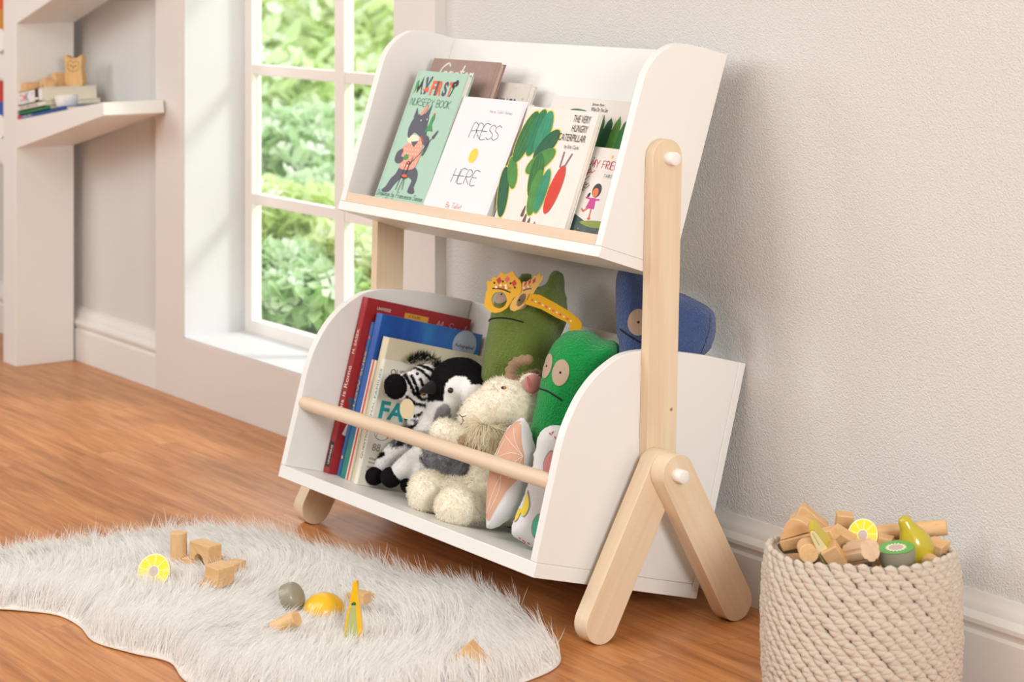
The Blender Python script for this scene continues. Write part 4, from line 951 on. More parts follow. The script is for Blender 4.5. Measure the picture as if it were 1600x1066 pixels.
crownR = dz(1, [(352, 225), (356, 200), (362, 170), (372, 152), (392, 156), (410, 140), (424, 138), (436, 116), (452, 118), (470, 98), (474, 124), (490, 112), (486, 145), (470, 165), (452, 190), (438, 212), (424, 240), (410, 262), (390, 282), (365, 300), (345, 318), (318, 330), (296, 322), (292, 300), (305, 270), (325, 245)])
sheet_piece('front_frame', gb, crownR, [ellz(360, 262, 21, 44, 32)], .0028, GY, dcR)
gc_ = Plane(at(*zz(440, 240), 2.385), 40, 0)
def dcT(f, pl):
    for i in range(12):
        t = i/11; x = 425+t*(655-425); y = 262+t*(388-262)-6*math.sin(t*3)
        f.poly([pl.p(*q) for q in ellz(x, y, 8 if i % 2 == 0 else 6, 8 if i % 2 == 0 else 5, n=10)], GP if i % 2 == 0 else GW)
sheet_piece('temple_arm', gc_, dz(1, [(415, 226), (470, 232), (560, 280), (650, 335), (700, 375), (718, 400), (719, 430), (708, 446), (690, 440), (672, 452), (645, 446), (642, 430), (655, 420), (640, 400), (560, 362), (480, 318), (420, 298), (372, 282), (395, 262)]), [], .0028, GY, dcT)

# ---- furry animals: solid smooth bodies grown from overlapping masses, then covered with pile
RT = Vector((CC, SS, 0)); FW = Vector((-SS, CC, 0)); UPV = Vector((0, 0, 1))
CAMR = Matrix((RT, FW, UPV)).transposed()      # columns: right, forward, up
def scl(P): return FPX/((P.x*-SS+P.y*CC))
def bl(mb, px, py, Y, rx, rz, ry=None, rot=0):
    """rounded mass; radii given in photo pixels at its own distance"""
    P = at(px, py, Y); s = scl(P); ry = ry or (rx+rz)/2
    mb.ball(P, (rx/s, ry/s, rz/s), WHITE, R=CAMR @ Matrix.Rotation(math.radians(rot), 3, 'Y'), u=24, v=14); return P
def limb(mb, pts, rs):
    P = [at(*p) for p in pts]; n = 5; Q = smooth_poly([tuple(p) for p in P], n, False); R_ = []
    for i in range(len(Q)):
        t = i/n; k = min(int(t), len(rs)-2); R_.append((rs[k]+(rs[k+1]-rs[k])*(t-k))/scl(P[min(k, len(P)-1)]))
    mb.tube(Q, R_, WHITE, 14)
    for p, r in ((P[0], rs[0]), (P[-1], rs[-1])): mb.ball(p, r/scl(p), WHITE, u=14, v=10)
def px_of(co):
    rt = co[:, 0]*CC+co[:, 1]*SS; f = -co[:, 0]*SS+co[:, 1]*CC
    return np.stack([rt, f, co[:, 2]], 1)         # metres right / forward / up of the camera, for laying out markings on the toy
def uvp(co):
    q = px_of(co); return 800+FPX*q[:, 0]/q[:, 1], HORY+FPX*(CAM_H-q[:, 2])/q[:, 1]
def furry(name, label, base, mb, voxel, colfn, count, length, width, lift=.55, curl=.3, comb=(0, 0, -1), it=5, seed=1, extra=None, lenfn=None, cl=.012):
    th = thing(name, label, 'soft toy', Matrix.Translation(base))
    me = remesh(mb, voxel, it); me.materials.append(SKIN); paint(me, colfn)
    fu = strands(me, count, length, width, colfn, FUR, 3, comb, lift, curl, seed, lenfn=lenfn, cl=cl)
    me.transform(Matrix.Translation(-base)); fu.transform(Matrix.Translation(-base))
    link('body', me, th); tag(link('pile', fu, th), kind='stuff')
    return th
def inell(x, y, cx, cy, rx, ry, rot=0):
    c, s = math.cos(math.radians(rot)), math.sin(math.radians(rot)); dx, dy = x-cx, y-cy
    return ((dx*c+dy*s)/rx)**2+((-dx*s+dy*c)/ry)**2 < 1
BLK, GRYF, CREAM, WHF = srgb('#151315'), srgb('#97959a'), srgb('#fbf3e3'), srgb('#faf8f5')

# zebra
mb = MB()
bl(mb, 664, 600, 2.315, 28, 31, 26); bl(mb, 645, 605, 2.28, 24, 25, 24, 10); bl(mb, 628, 604, 2.25, 16, 20, 20)
limb(mb, [(670, 620, 2.31), (664, 650, 2.32), (664, 690, 2.32)], [24, 26, 32]); bl(mb, 668, 705, 2.32, 40, 48, 34)
limb(mb, [(640, 690, 2.28), (612, 708, 2.26), (590, 735, 2.245)], [16, 13, 11]); limb(mb, [(655, 712, 2.26), (636, 726, 2.24), (618, 742, 2.235)], [17, 15, 13]); limb(mb, [(662, 735, 2.26), (650, 750, 2.26), (642, 758, 2.26)], [16, 14, 12])
def near(x, y, L, w):
    d = np.full(len(x), 1e9)
    for (x0, y0), (x1, y1) in zip(L[:-1], L[1:]):
        t = np.clip(((x-x0)*(x1-x0)+(y-y0)*(y1-y0))/((x1-x0)**2+(y1-y0)**2), 0, 1); d = np.minimum(d, np.hypot(x-x0-t*(x1-x0), y-y0-t*(y1-y0)))
    return d < w
ZST = [[(646, 574), (660, 580), (672, 592)], [(655, 570), (670, 576), (682, 584)], [(632, 586), (641, 600), (648, 616), (660, 624), (672, 622)], [(643, 588), (650, 602), (654, 616), (664, 614)], [(656, 592), (662, 604), (670, 612), (680, 610)], [(636, 620), (648, 630), (664, 634)],
       [(648, 650), (660, 646), (672, 650)], [(640, 668), (656, 662), (672, 668)]]
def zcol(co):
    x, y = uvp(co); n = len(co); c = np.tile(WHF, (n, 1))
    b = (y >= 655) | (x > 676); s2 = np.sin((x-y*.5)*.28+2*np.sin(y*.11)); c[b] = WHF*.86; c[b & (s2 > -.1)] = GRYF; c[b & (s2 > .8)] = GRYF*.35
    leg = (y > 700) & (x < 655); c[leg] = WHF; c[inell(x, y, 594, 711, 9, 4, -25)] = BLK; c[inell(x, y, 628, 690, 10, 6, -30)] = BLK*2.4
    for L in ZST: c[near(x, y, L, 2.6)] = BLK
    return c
zb = at(640, 740, 2.30); zb.z = floor_z(zb.y)
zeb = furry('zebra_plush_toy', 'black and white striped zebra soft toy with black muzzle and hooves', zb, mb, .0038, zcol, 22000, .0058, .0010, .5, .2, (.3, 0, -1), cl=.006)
ZI = Matrix.Translation(-zb)
def fuzzy(name, th, base, mbx, c, count, length, width, lab=None, voxel=.003, it=3, lift=.7, curl=.35, comb=(0, 0, -1), seed=3, cl=.006):
    fn = lambda co: np.tile(c, (len(co), 1))
    me = remesh(mbx, voxel, it); me.materials.append(SKIN); paint(me, fn); fu = strands(me, count, length, width, fn, FUR, 3, comb, lift, curl, seed, cl=cl)
    me.transform(Matrix.Translation(-base)); fu.transform(Matrix.Translation(-base))
    o = link(name, me, th); tag(link('pile', fu, o), kind='stuff')
    if lab: o['label'] = lab
    return o
mb = MB(); bl(mb, 618, 604, 2.222, 18, 20, 12, -8); fuzzy('muzzle', zeb, zb, mb, BLK, 2500, .004, .001, 'round black muzzle', .0028)
for (px, py, Y, r) in ((585, 744, 2.232, 15), (611, 746, 2.224, 17), (640, 757, 2.25, 15)):
    mb = MB(); P = bl(mb, px, py, Y, r, r*.95, r); fuzzy('hoof', zeb, zb, mb, BLK, 1500, .003, .001, 'round black hoof', .0028)
mb = MB(); mp = [at(640, 566, 2.30), at(655, 558, 2.31), at(672, 560, 2.33), at(688, 572, 2.34)]; mb.tube(smooth_poly([tuple(p) for p in mp], 4, False), .0035, WHITE, 8)
mm = mb.mesh('m'); mf = strands(mm, 650, .015, .0011, lambda co: np.tile(BLK*1.6, (len(co), 1)), FUR, 3, (0, 0, 1), .5, .35, 5, mask=None)
mf.transform(ZI); tag(link('mane', mf, zeb), 'short tufted black mane', kind='stuff')
mb = MB(); P = at(652, 584, 2.235); mb.ball(P-zb, .0032, BLACKB); build(mb, 'eye', zeb, smooth=60)
mb = MB(); P = at(651, 588, 2.26)
TAG = mat('paper_tag', '#d8c39c', .7); mb = MB(); mb.lathe([(0, 0), (.0165, 0), (.0165, .0012), (0, .0012)], TAG, n=30, caps=False)
Pt = at(636, 639, 2.225)-zb; build(mb, 'tag', zeb, Matrix.Translation(Pt) @ R(44, 'Z') @ R(78, 'X') @ Matrix.Diagonal((.85, 1.15, 1, 1)), 40)['label'] = 'round beige cloth tag'

# penguin
mb = MB()
bl(mb, 716, 596, 2.33, 45, 37, 40, -8); bl(mb, 740, 612, 2.335, 22, 26, 28); bl(mb, 700, 615, 2.315, 32, 28, 32)
limb(mb, [(706, 620, 2.32), (700, 650, 2.33), (698, 690, 2.33)], [34, 38, 52]); bl(mb, 694, 722, 2.31, 54, 52, 42); bl(mb, 726, 740, 2.33, 30, 34, 34)
def pcol(co):
    x, y = uvp(co); c = np.tile(GRYF*.95, (len(co), 1)); c[(y < 690)] = srgb('#cfcac4'); c[(y < 672)] = WHF
    c[inell(x, y, 690, 660, 14, 30, 12)] = srgb('#a5a3a4')
    hd = (y < 627) & ~inell(x, y, 716, 612, 22, 25, 15) & ~((y > 600+np.abs(745-x)*.25) & (x > 694)); c[hd] = BLK
    return c
pb = at(700, 765, 2.32); pb.z = floor_z(pb.y)
pen = furry('penguin_plush_toy', 'grey penguin chick soft toy with black head and white face', pb, mb, .0038, pcol, 30000, .0085, .0010, .5, .2, (0, 0, -1), seed=2, cl=.006, lenfn=lambda P: np.where(uvp(P)[1] < 640, .45, 1.))
P_ = at(703, 610, 2.268)
mb = MB(); P = at(707, 611, 2.30); mb.ball(at(704, 610, 2.292)-pb, .0058, BLACKB); build(mb, 'eye', pen, smooth=60)['label'] = 'shiny round black eye'
mb = MB(); a0, a1 = at(684, 604, 2.295), at(655, 609, 2.235)
mb.tube([tuple(a0.lerp(a1, t)-pb+Vector((0, 0, -.004*t*t))) for t in (0, .3, .6, .85, 1)], [.0165, .0135, .009, .004, .001], mat('felt_black', '#1d1a1b', .9), 14)
mb.tube([tuple(a0.lerp(a1, t)-pb+Vector((.002, -.010*(1-t), -.006+.004*(-t*t))) ) for t in (0, .3, .6, .9)], [.002, .0016, .0012, .0008], mat('felt_orange', '#c9763c', .9), 8)
build(mb, 'beak', pen, smooth=60)['label'] = 'short black felt beak edged orange'

# goat
mb = MB()
bl(mb, 790, 628, 2.30, 44, 38, 40, 12); bl(mb, 760, 640, 2.275, 38, 32, 34, -18); bl(mb, 738, 650, 2.255, 22, 19, 24, -22); bl(mb, 815, 640, 2.32, 26, 36, 30)
limb(mb, [(800, 650, 2.32), (790, 690, 2.33), (780, 740, 2.32)], [34, 38, 46]); bl(mb, 775, 765, 2.30, 50, 46, 40); bl(mb, 790, 790, 2.30, 34, 30, 30)
limb(mb, [(778, 690, 2.30), (735, 684, 2.265), (700, 676, 2.25)], [22, 20, 18]); bl(mb, 694, 674, 2.245, 22, 20, 20)
limb(mb, [(750, 775, 2.28), (712, 770, 2.24), (684, 766, 2.21)], [26, 24, 22])
limb(mb, [(770, 790, 2.27), (742, 792, 2.22)], [26, 24])
def gcol(co):
    n = np.sin(co[:, 0]*310)*np.sin(co[:, 1]*290+1)*np.sin(co[:, 2]*300+2); x, y = uvp(co)
    c = CREAM[None]*(1-.06*n[:, None]); k = inell(x, y, 745, 692, 30, 16, 10); c[k] = srgb('#cbb391'); return np.clip(c, 0, 1)
gb_ = at(760, 800, 2.30); gb_.z = floor_z(gb_.y)
goat = furry('goat_plush_toy', 'fluffy cream goat soft toy with tan horn and pink ear, lying over the other animals', gb_, mb, .0045, gcol, 42000, .0085, .0012, .75, .75, (0, 0, -1), seed=4, cl=.005)
for (px, py, Y, rx, rz) in ((668, 769, 2.195, 31, 34), (713, 791, 2.185, 34, 31)):
    mb = MB(); bl(mb, px, py, Y, rx, rz, 30)
    fuzzy('foot', goat, gb_, mb, CREAM, 9000, .0075, .0012, 'round shaggy cream foot', .004, 3, .75, .8, seed=int(px), cl=.005)
HORN = mat('horn_tan', '#9a7a5c', .9, bump=('noise', 400, .001), sheen=.3)
def horn(pts, r0, r1, n=9):
    P = smooth_poly([tuple(at(*p)-gb_) for p in pts], 9, False); K = len(P); mbx = MB()
    rs = [(r0+(r1-r0)*i/(K-1))*(1+.16*math.sin(i*2*PI/4.2)) for i in range(K)]
    mbx.tube(P, rs, HORN, 16); mbx.ball(P[-1], r1*1.02, HORN); build(mbx, 'horn', goat, smooth=60)['label'] = 'ribbed tan horn'
horn([(800, 600, 2.31), (798, 580, 2.31), (808, 566, 2.32), (826, 562, 2.33)], .0115, .0085); horn([(806, 598, 2.33), (820, 588, 2.345), (838, 582, 2.36), (846, 588, 2.37)], .0085, .005)
# ears: shell with a pink lining
def ear(px, py, Y, rx, rz, rot):
    mbx = MB(); bl(mbx, px, py, Y, rx, rz, 7, rot); fuzzy('ear', goat, gb_, mbx, CREAM, 2500, .006, .0012, 'fluffy ear with pink lining', .003, 2, .7, .6, cl=.005)
ear(828, 603, 2.335, 19, 21, 10)
mb = MB(); EARP = mat('ear_pink', '#c9827c', .85, sheen=.3); P = at(832, 600, 2.322); s = scl(P); mb.ball(P-gb_, (14/s, 5/s, 15/s), EARP, R=CAMR @ Matrix.Rotation(.3, 3, 'Y')); mb.tube([tuple(at(824, 590, 2.313)-gb_), tuple(at(829, 598, 2.308)-gb_), tuple(at(830, 606, 2.31)-gb_)], .0016, mat('ear_fold', '#a8605c', .9), 6); build(mb, 'ear_lining', goat, smooth=60)['label'] = 'pink ear lining'
mb = MB(); mb.ball(at(787, 606, 2.245)-gb_, (.0052, .0052, .0035), mat('goat_eye', '#c98f5e', .3, coat=.5)); mb.ball(at(785, 606, 2.24)-gb_, .0024, BLACKB); build(mb, 'eye', goat, smooth=60)['label'] = 'small amber eye'
NOS = mat('nose_thread', '#5e4a40', .9)
mb = MB()
for a in ([(718, 648, 2.222), (722, 652, 2.218), (728, 650, 2.22)], [(722, 652, 2.218), (724, 658, 2.218), (720, 664, 2.222)]): mb.tube([tuple(at(*q)-gb_) for q in a], .0009, NOS, 6)
build(mb, 'nose_stitch', goat, smooth=60)
# beard of long straggling hair
mb = MB(); bl(mb, 760, 672, 2.245, 26, 10, 12, 20); bm_ = mb.mesh('b')
bf = strands(bm_, 700, .040, .0013, lambda co: np.tile(srgb('#f6ebd2'), (len(co), 1)), FUR, 5, (-.15, -.25, -1), .25, .28, 8); bf.transform(Matrix.Translation(-gb_)); tag(link('beard', bf, goat), 'long straggly straw coloured beard', kind='stuff')

# ---- cushions
CWH = mat('cushion_white', '#e6e4e3', .9, bump=('noise', 380, .0006), spec=.2); PEACH = mat('cushion_peach', '#dba98e', .9, bump=('noise', 380, .0006), spec=.2); THR = flat('print_thread', '#f0e2da', .9)
def cushion(name, label, plane, outline, thick, edge, decos):
    pts = [plane.p(*q) for q in outline]; poly = smooth_poly(pts, 3)
    me = pillow(poly, thick, edge, .0045, .004, 7); me.materials.append(CWH)
    th = thing(name, label, 'cushion', plane.M); link('cover', me, th); decos(th, plane, bvh_of(me)); return th
c1 = Plane(at(800, 745, 2.222), 42, 8)
def dc1(th, pl, bv):
    b = MB(); pts = [pl.p(*q) for q in [(815, 658), (820, 690), (824, 712), (818, 740), (800, 762), (785, 785), (768, 812), (763, 790), (766, 745), (778, 708), (793, 674)]]
    drape(b, bv, smooth_poly(pts, 3), PEACH, .0012, rings=12); build(b, 'printed_panel', th, smooth=60, fix=False)['label'] = 'peach printed leaf shape'
    b = MB()
    for q in ([(822, 710), (805, 705), (785, 712)], [(822, 710), (806, 722), (780, 735)], [(822, 710), (805, 690), (795, 680)], [(822, 710), (812, 690), (808, 668)], [(822, 710), (815, 725), (800, 745)], [(790, 740), (778, 765), (766, 800)], [(790, 740), (786, 765), (772, 795)], [(795, 685), (784, 705), (778, 725)]):
        drape_line(b, bv, smooth_poly([pl.p(*r_) for r_ in q], 5, False), .0006, THR, .0016)
    build(b, 'printed_lines', th, smooth=60, fix=False)
cushion('leaf_cushion', 'small pointed white and peach cushion standing at the front of the lower tier', c1,
        [(817, 655), (826, 668), (832, 690), (837, 708), (833, 722), (829, 734), (824, 752), (821, 768), (812, 788), (803, 802), (784, 818), (767, 827), (762, 822), (760, 791), (762, 765), (764, 743), (770, 722), (776, 708), (792, 673), (808, 660)], .07, .03, dc1)
c2 = Plane(at(850, 760, 2.23), 48, 8)
def dc2(th, pl, bv):
    for nm, pts, cc in (('pink', ell(0, 0, 1, 1), '#e59a98'),):
        pass
    for lab, q, cc in (('pink printed spot', [(864, 704), (854, 716), (852, 732), (857, 744), (868, 742), (872, 720)], '#e29592'), ('yellow printed patch', [(826, 768), (822, 782), (812, 808), (806, 812), (812, 795), (820, 805), (829, 790)], '#ecd02e'), ('green printed spot', [(845, 802), (836, 812), (834, 828), (840, 838), (852, 838), (854, 812)], '#57bd95')):
        for off, k, m in ((.0012, 1.12, flat('print_outline', '#9a9498')), (.0017, 1, flat('spot'+cc, cc))):
            P2 = [pl.p(*r_) for r_ in q]; mx_ = sum(p[0] for p in P2)/len(P2); mz = sum(p[1] for p in P2)/len(P2)
            b = MB(); drape(b, bv, smooth_poly([(mx_+(p[0]-mx_)*k, mz+(p[1]-mz)*k) for p in P2], 4), m, off, rings=6)
            o = build(b, 'printed_spot', th, smooth=60, fix=False)
            o['label'] = lab if k == 1 else 'grey outline of a printed spot'
    for q in ((860, 676, 3), (866, 674, -2), (868, 681, 2), (812, 838, 3), (818, 842, 2), (826, 846, 3), (822, 845, -2)):
        b = MB(); drape_line(b, bv, [pl.p(q[0], q[1]), pl.p(q[0]+q[2], q[1]+2.5)], .0009, RED, .0014); build(b, 'printed_mark', th, smooth=60, fix=False)
cushion('spotted_cushion', 'white cushion printed with pink, yellow and green spots beside the right side panel', c2,
        [(850, 672), (858, 667), (872, 666), (885, 672), (890, 700), (885, 760), (872, 820), (862, 852), (845, 856), (828, 852), (806, 838), (799, 832), (802, 818), (810, 800), (822, 770), (829, 745), (834, 725), (838, 700), (842, 682)], .05, .028, dc2)
# ------------------------------------------------------------------ fur rug
RUGP = [(-3.98, 1.44), (-3.88, 1.52), (-3.86, 1.60), (-3.86, 1.70), (-3.855, 1.79), (-3.84, 1.90), (-3.81, 1.98), (-3.74, 2.035), (-3.62, 2.085), (-3.50, 2.115), (-3.38, 2.12), (-3.28, 2.14), (-3.14, 2.18), (-3.02, 2.185), (-2.90, 2.15), (-2.79, 2.09),
        (-2.75, 1.99), (-2.74, 1.86), (-2.80, 1.70), (-2.90, 1.60), (-3.05, 1.555), (-3.16, 1.575), (-3.24, 1.545), (-3.33, 1.52), (-3.42, 1.535), (-3.50, 1.53), (-3.56, 1.49), (-3.64, 1.42), (-3.76, 1.36), (-3.92, 1.35)]
RC = Vector((-3.38, 1.80, 0)); RT_ = .014
rp = smooth_poly(RUGP, 6); A_ = np.array(rp); Bn = np.roll(A_, -1, 0)
def rug_d(X, Z):
    d = np.full(X.shape, 9.); gx = np.zeros(X.shape); gz = np.zeros(X.shape)
    for a, b in zip(A_, Bn):
        e = b-a; L = (e**2).sum(); t = np.clip(((X-a[0])*e[0]+(Z-a[1])*e[1])/L, 0, 1); ex, ez = X-a[0]-t*e[0], Z-a[1]-t*e[1]; q = np.hypot(ex, ez)
        k = q < d; d = np.where(k, q, d); gx = np.where(k, -ex, gx); gz = np.where(k, -ez, gz)
    return d, gx, gz, None
def und(x, y): return .004*math.sin(9*x+2)*math.sin(11*y)+.003*math.sin(23*x-7*y)
mb = MB(); NRG = 34; n = len(rp); pts = []
for k in range(NRG):
    t = 1-(k/NRG)**1.0; pts += [((x-RC.x)*t, (y-RC.y)*t) for x, y in rp]
pts.append((0, 0)); pa = np.array(pts); dd, _, _, _ = rug_d(pa[:, 0]+RC.x, pa[:, 1]+RC.y)
vs = [(x, y, .0035+(RT_+und(x+RC.x, y+RC.y))*min(1, d/.05)**.6) for (x, y), d in zip(pts, dd)]
fs = [(k*n+i, (k+1)*n+i, (k+1)*n+(i+1) % n, k*n+(i+1) % n) for k in range(NRG-1) for i in range(n)]+[((NRG-1)*n+i, NRG*n, (NRG-1)*n+(i+1) % n) for i in range(n)]
HIDE = mat('rug_hide', '#e9e2d8', .9)
mb.add(vs, fs, HIDE)
rug = thing('fur_rug', 'long haired creamy white sheepskin rug lying on the wooden floor', 'rug', T(*RC))
rme = mb.mesh('hide'); fix_normals(rme)
if rme.polygons[0].normal.z < 0: rme.flip_normals()
fur_src = rme.copy()
o = link('hide', rme, rug, None, 180); so = o.modifiers.new('thickness', 'SOLIDIFY'); so.thickness = .003; so.offset = -1
RUGOBJ = []      # footprints (x, y, r) kept free of roots
def rug_comb(P):
    X = P[:, 0]+RC.x; Y = P[:, 1]+RC.y; d, gx, gy, _ = rug_d(X, Y); n = np.hypot(gx, gy)+1e-9
    a = 3.5+1.5*np.sin(3.1*X+1.3*Y)+1.1*np.sin(5.7*Y-2.2*X+1)+.7*np.sin(13*X+9*Y); w = np.clip(1-d/.09, 0, 1)[:, None]**1.2
    v = np.stack([np.cos(a), np.sin(a), np.zeros(len(a))], 1)*(1-w)+np.stack([-gx/n, -gy/n, np.zeros(len(a))], 1)*w*1.5
    return v+np.array([0, 0, -.15])
FUR2 = fur_mat('rug_fur', .45)
def rug_mask(P):
    k = np.ones(len(P), bool)
    for x, y, r in RUGOBJ: k &= np.hypot(P[:, 0]+RC.x-x, P[:, 1]+RC.y-y) > r
    return k
def grow_rug():
    f1 = strands(fur_src, 120000, .036, .0014, lambda P: np.tile(srgb('#fdfaf6'), (len(P), 1)), FUR2, 4, rug_comb, .34, .26, 11, rug_mask, lenfn=lambda P: 1+.55*np.clip(1-rug_d(P[:, 0]+RC.x, P[:, 1]+RC.y)[0]/.10, 0, 1), cl=.016)
    tag(link('fur', f1, rug), kind='stuff')

# ------------------------------------------------------------------ toys on the rug
LEMY = mat('paint_lemon', '#f2ba14', .3, coat=.3); LEMF = mat('paint_lemon_flesh', '#f7dd22', .35); PITH = mat('paint_pith', '#f6f0cf', .4); WOODD = mat('bare_wood_core', '#c9b3a6', .6)
OLG = mat('paint_kiwi_skin', '#97917d', .35, coat=.2); KIW = mat('paint_kiwi_green', '#5fae4c', .35); PEARY = mat('paint_pear', '#c2b02e', .28, coat=.4); PALEG = mat('paint_pale_green', '#b4ba78', .4); DKG = mat('paint_leaf_green', '#1f6b3a', .4)
RUGZ = .021
def rblock(name, label, cat, px, py, dims, yaw=0, z=RUGZ, rx=0, ry=0, m=None, poly=None, group='wooden toy blocks on the fur rug', foot=None, bev=.0012):
    """a block whose bottom centre projects to a pixel of the rug"""
    P = onz(px, py, z); w, d, h = dims; b = MB()
    M = T(P.x, P.y, z) @ R(yaw, 'Z') @ R(rx, 'X') @ R(ry, 'Y')
    if poly: b.prism(poly, lambda a, c: (a, -d/2, c), lambda a, c: (a, d/2, c), m or BLOCKW)
    else: b.box((-w/2, -d/2, 0), (w/2, d/2, h), m or BLOCKW)
    o = build(b, name, None, M, 40, bev); tag(o, label, cat, group)
    RUGOBJ.append((P.x, P.y, foot if foot is not None else min(w, d)*.5)); return o
def cyl_prof(r, h): return [(0, 0), (r-.001, 0), (r, .001), (r, h-.001), (r-.001, h), (0, h)]
def rcyl(label, px, py, r, h, M2=None, z=RUGZ, group='wooden toy blocks on the fur rug'):
    P = onz(px, py, z); b = MB(); b.lathe(cyl_prof(r, h), BLOCKW, n=36, caps=False)
    o = build(b, 'wooden_cylinder', None, T(P.x, P.y, z) @ (M2 or Matrix()), 40); tag(o, label, 'toy block', group); RUGOBJ.append((P.x, P.y, r*.9)); return o
rcyl('upright wooden cylinder block standing on the rug beside the arch block', 279, 880, .0155, .0575)
arch = [(-.030, 0), (-.0145, 0)]+[(-.0145*math.cos(PI*i/12), .0145*math.sin(PI*i/12)) for i in range(1, 12)]+[(.0145, 0), (.030, 0), (.030, .033), (-.030, .033)]
rblock('arch_block', 'wooden arch block with a half round opening on the rug', 'toy block', 321, 876, (.06, .030, .033), 8, z=RUGZ+.0155, poly=arch, m=BLOCKX, group=None, foot=.02)
rblock('wooden_block', 'small wooden block under the left foot of the arch block', 'toy block', 302, 884, (.034, .028, .0150), 20, m=BLOCKX, group=None)
rblock('wooden_block', 'wooden block under the right foot of the arch block', 'toy block', 338, 882, (.022, .028, .0150), 10, m=BLOCKX, group=None)
rblock('wooden_block', 'square wooden block resting tilted on a flat block at the front of the block pile', 'toy block', 342, 912, (.036, .040, .034), 14, z=RUGZ+.006, ry=6, m=BLOCKX, group=None, foot=.02)
rblock('wooden_block', 'wooden block half hidden behind the front square block', 'toy block', 366, 896, (.028, .034, .022), 22, z=RUGZ+.003, m=BLOCKX, group=None)
rblock('wooden_block', 'thin wooden block lying lowest at the front of the block pile', 'toy block', 322, 917, (.032, .022, .008), 24, m=BLOCKX, group=None)
rblock('wooden_block', 'lower of two small wooden blocks stacked behind the yellow wedge', 'toy block', 563, 944, (.038, .032, .019), 14, m=BLOCKX, group=None)
rblock('wooden_block', 'upper of two small wooden blocks stacked behind the yellow wedge', 'toy block', 563, 942, (.030, .024, .019), 22, z=RUGZ+.0195, m=BLOCKX, group=None)
rblock('triangle_block', 'triangular wooden roof block alone near the front edge of the rug', 'toy block', 735, 1034, (.056, .026, .028), 40, z=RUGZ+.006, poly=[(-.034, 0), (.034, 0), (.001, .033)], m=BLOCKX, group=None, foot=.015)
P = onz(464, 966, .046); nz = Vector((CC*.7+SS*.3, SS*.7-CC*.3, .42)).normalized(); b = MB(); b.lathe(cyl_prof(.0135, .050), BLOCKW, n=32, caps=False)
o = build(b, 'wooden_cylinder', None, Matrix.Translation(P) @ nz.to_track_quat('Z', 'Y').to_matrix().to_4x4() @ T(0, 0, -.050), 40); tag(o, 'wooden cylinder block lying on its side in front of the grey fruit half', 'toy block'); RUGOBJ.append((P.x-nz.x*.025, P.y-nz.y*.025, .016))

def citrus_face(b, r, z, seg=9):
    f = Face2(b, lambda a, c, o: (a, c, z+o))
    f.disc(0, 0, r*.99, PITH); f.disc(0, 0, r*.93, LEMF)
    f.polys([q for i in range(seg) for q in ribbon([(r*.3*math.cos(2*PI*i/seg+.2), r*.3*math.sin(2*PI*i/seg+.2)), (r*.90*math.cos(2*PI*i/seg+.2), r*.90*math.sin(2*PI*i/seg+.2))], r*.035)], PITH)
    rg_ = random.Random(3); f.polys([q for i in range(26) for a in [rg_.uniform(0, 6.28)] for k in [rg_.uniform(.45, .82)] for q in ribbon([(r*k*math.cos(a), r*k*math.sin(a)), (r*(k+.07)*math.cos(a), r*(k+.07)*math.sin(a))], r*.02)], PITH)
    f.disc(0, 0, r*.34, PITH); f.disc(0, 0, r*.30, WOODD)
def half_fruit(name, label, M, r, skin, depth=.8, face='lemon', tip=0, group=None):
    th = thing(name, label, 'toy fruit', M, group)
    b = MB(); ex_ = .55 if face == 'kiwi' else 1.0; prof = [(r*math.cos(t)**ex_, -r*depth*math.sin(t)**ex_) for t in [PI/2*i/14 for i in range(14)]+[PI/2]]; prof[-1] = (0.0004, prof[-1][1])
    b.lathe([(0, 0)]+[(x, z) for x, z in prof], skin, n=40, caps=False); build(b, 'rind', th, None, 50)
    b = MB()
    if face == 'lemon': citrus_face(b, r, .0004)
    elif face == 'kiwi':
        f = Face2(b, lambda a, c, o: (a, c, .0004+o)); f.disc(0, 0, r*.98, KIW)
        st = [((r*(.46 if i % 2 else .62))*math.cos(2*PI*i/36), (r*(.46 if i % 2 else .62))*math.sin(2*PI*i/36)) for i in range(36)]; f.poly(st, PITH); f.disc(0, 0, r*.40, WOODD)
        f.polys([ell(r*.60*math.cos(2*PI*i/18+.17), r*.60*math.sin(2*PI*i/18+.17), r*.03, r*.03, 8) for i in range(18)], INK)
    build(b, 'cut_face', th, None, None, fix=False); return th
def facing(P, yaw, pitch): return Matrix.Translation(P) @ R(yaw, 'Z') @ R(90-pitch, 'X')    # local +z = face normal, toward -Y turned by yaw, raised by pitch
P = onz(240, 893, RUGZ+.02); half_fruit('lemon_half', 'toy lemon half standing on the rug, cut face to the camera', facing(P, 38, 28) , .0315, LEMY, .75); RUGOBJ.append((P.x, P.y+.005, .016))
P = onz(503, 957, RUGZ+.001); half_fruit('lemon_half', 'yellow toy lemon half lying cut side down on the rug', T(P.x, P.y+.004, RUGZ+.002) @ R(180, 'X'), .0365, LEMY, .86); RUGOBJ.append((P.x, P.y, .030))
P = onz(450, 936, RUGZ+.018); half_fruit('kiwi_half', 'grey green toy kiwi half tipped on edge beside the yellow dome', Matrix.Translation(P) @ R(-58, 'Z') @ R(118, 'X'), .0255, OLG, 1.0, 'kiwi'); RUGOBJ.append((P.x, P.y, .015))
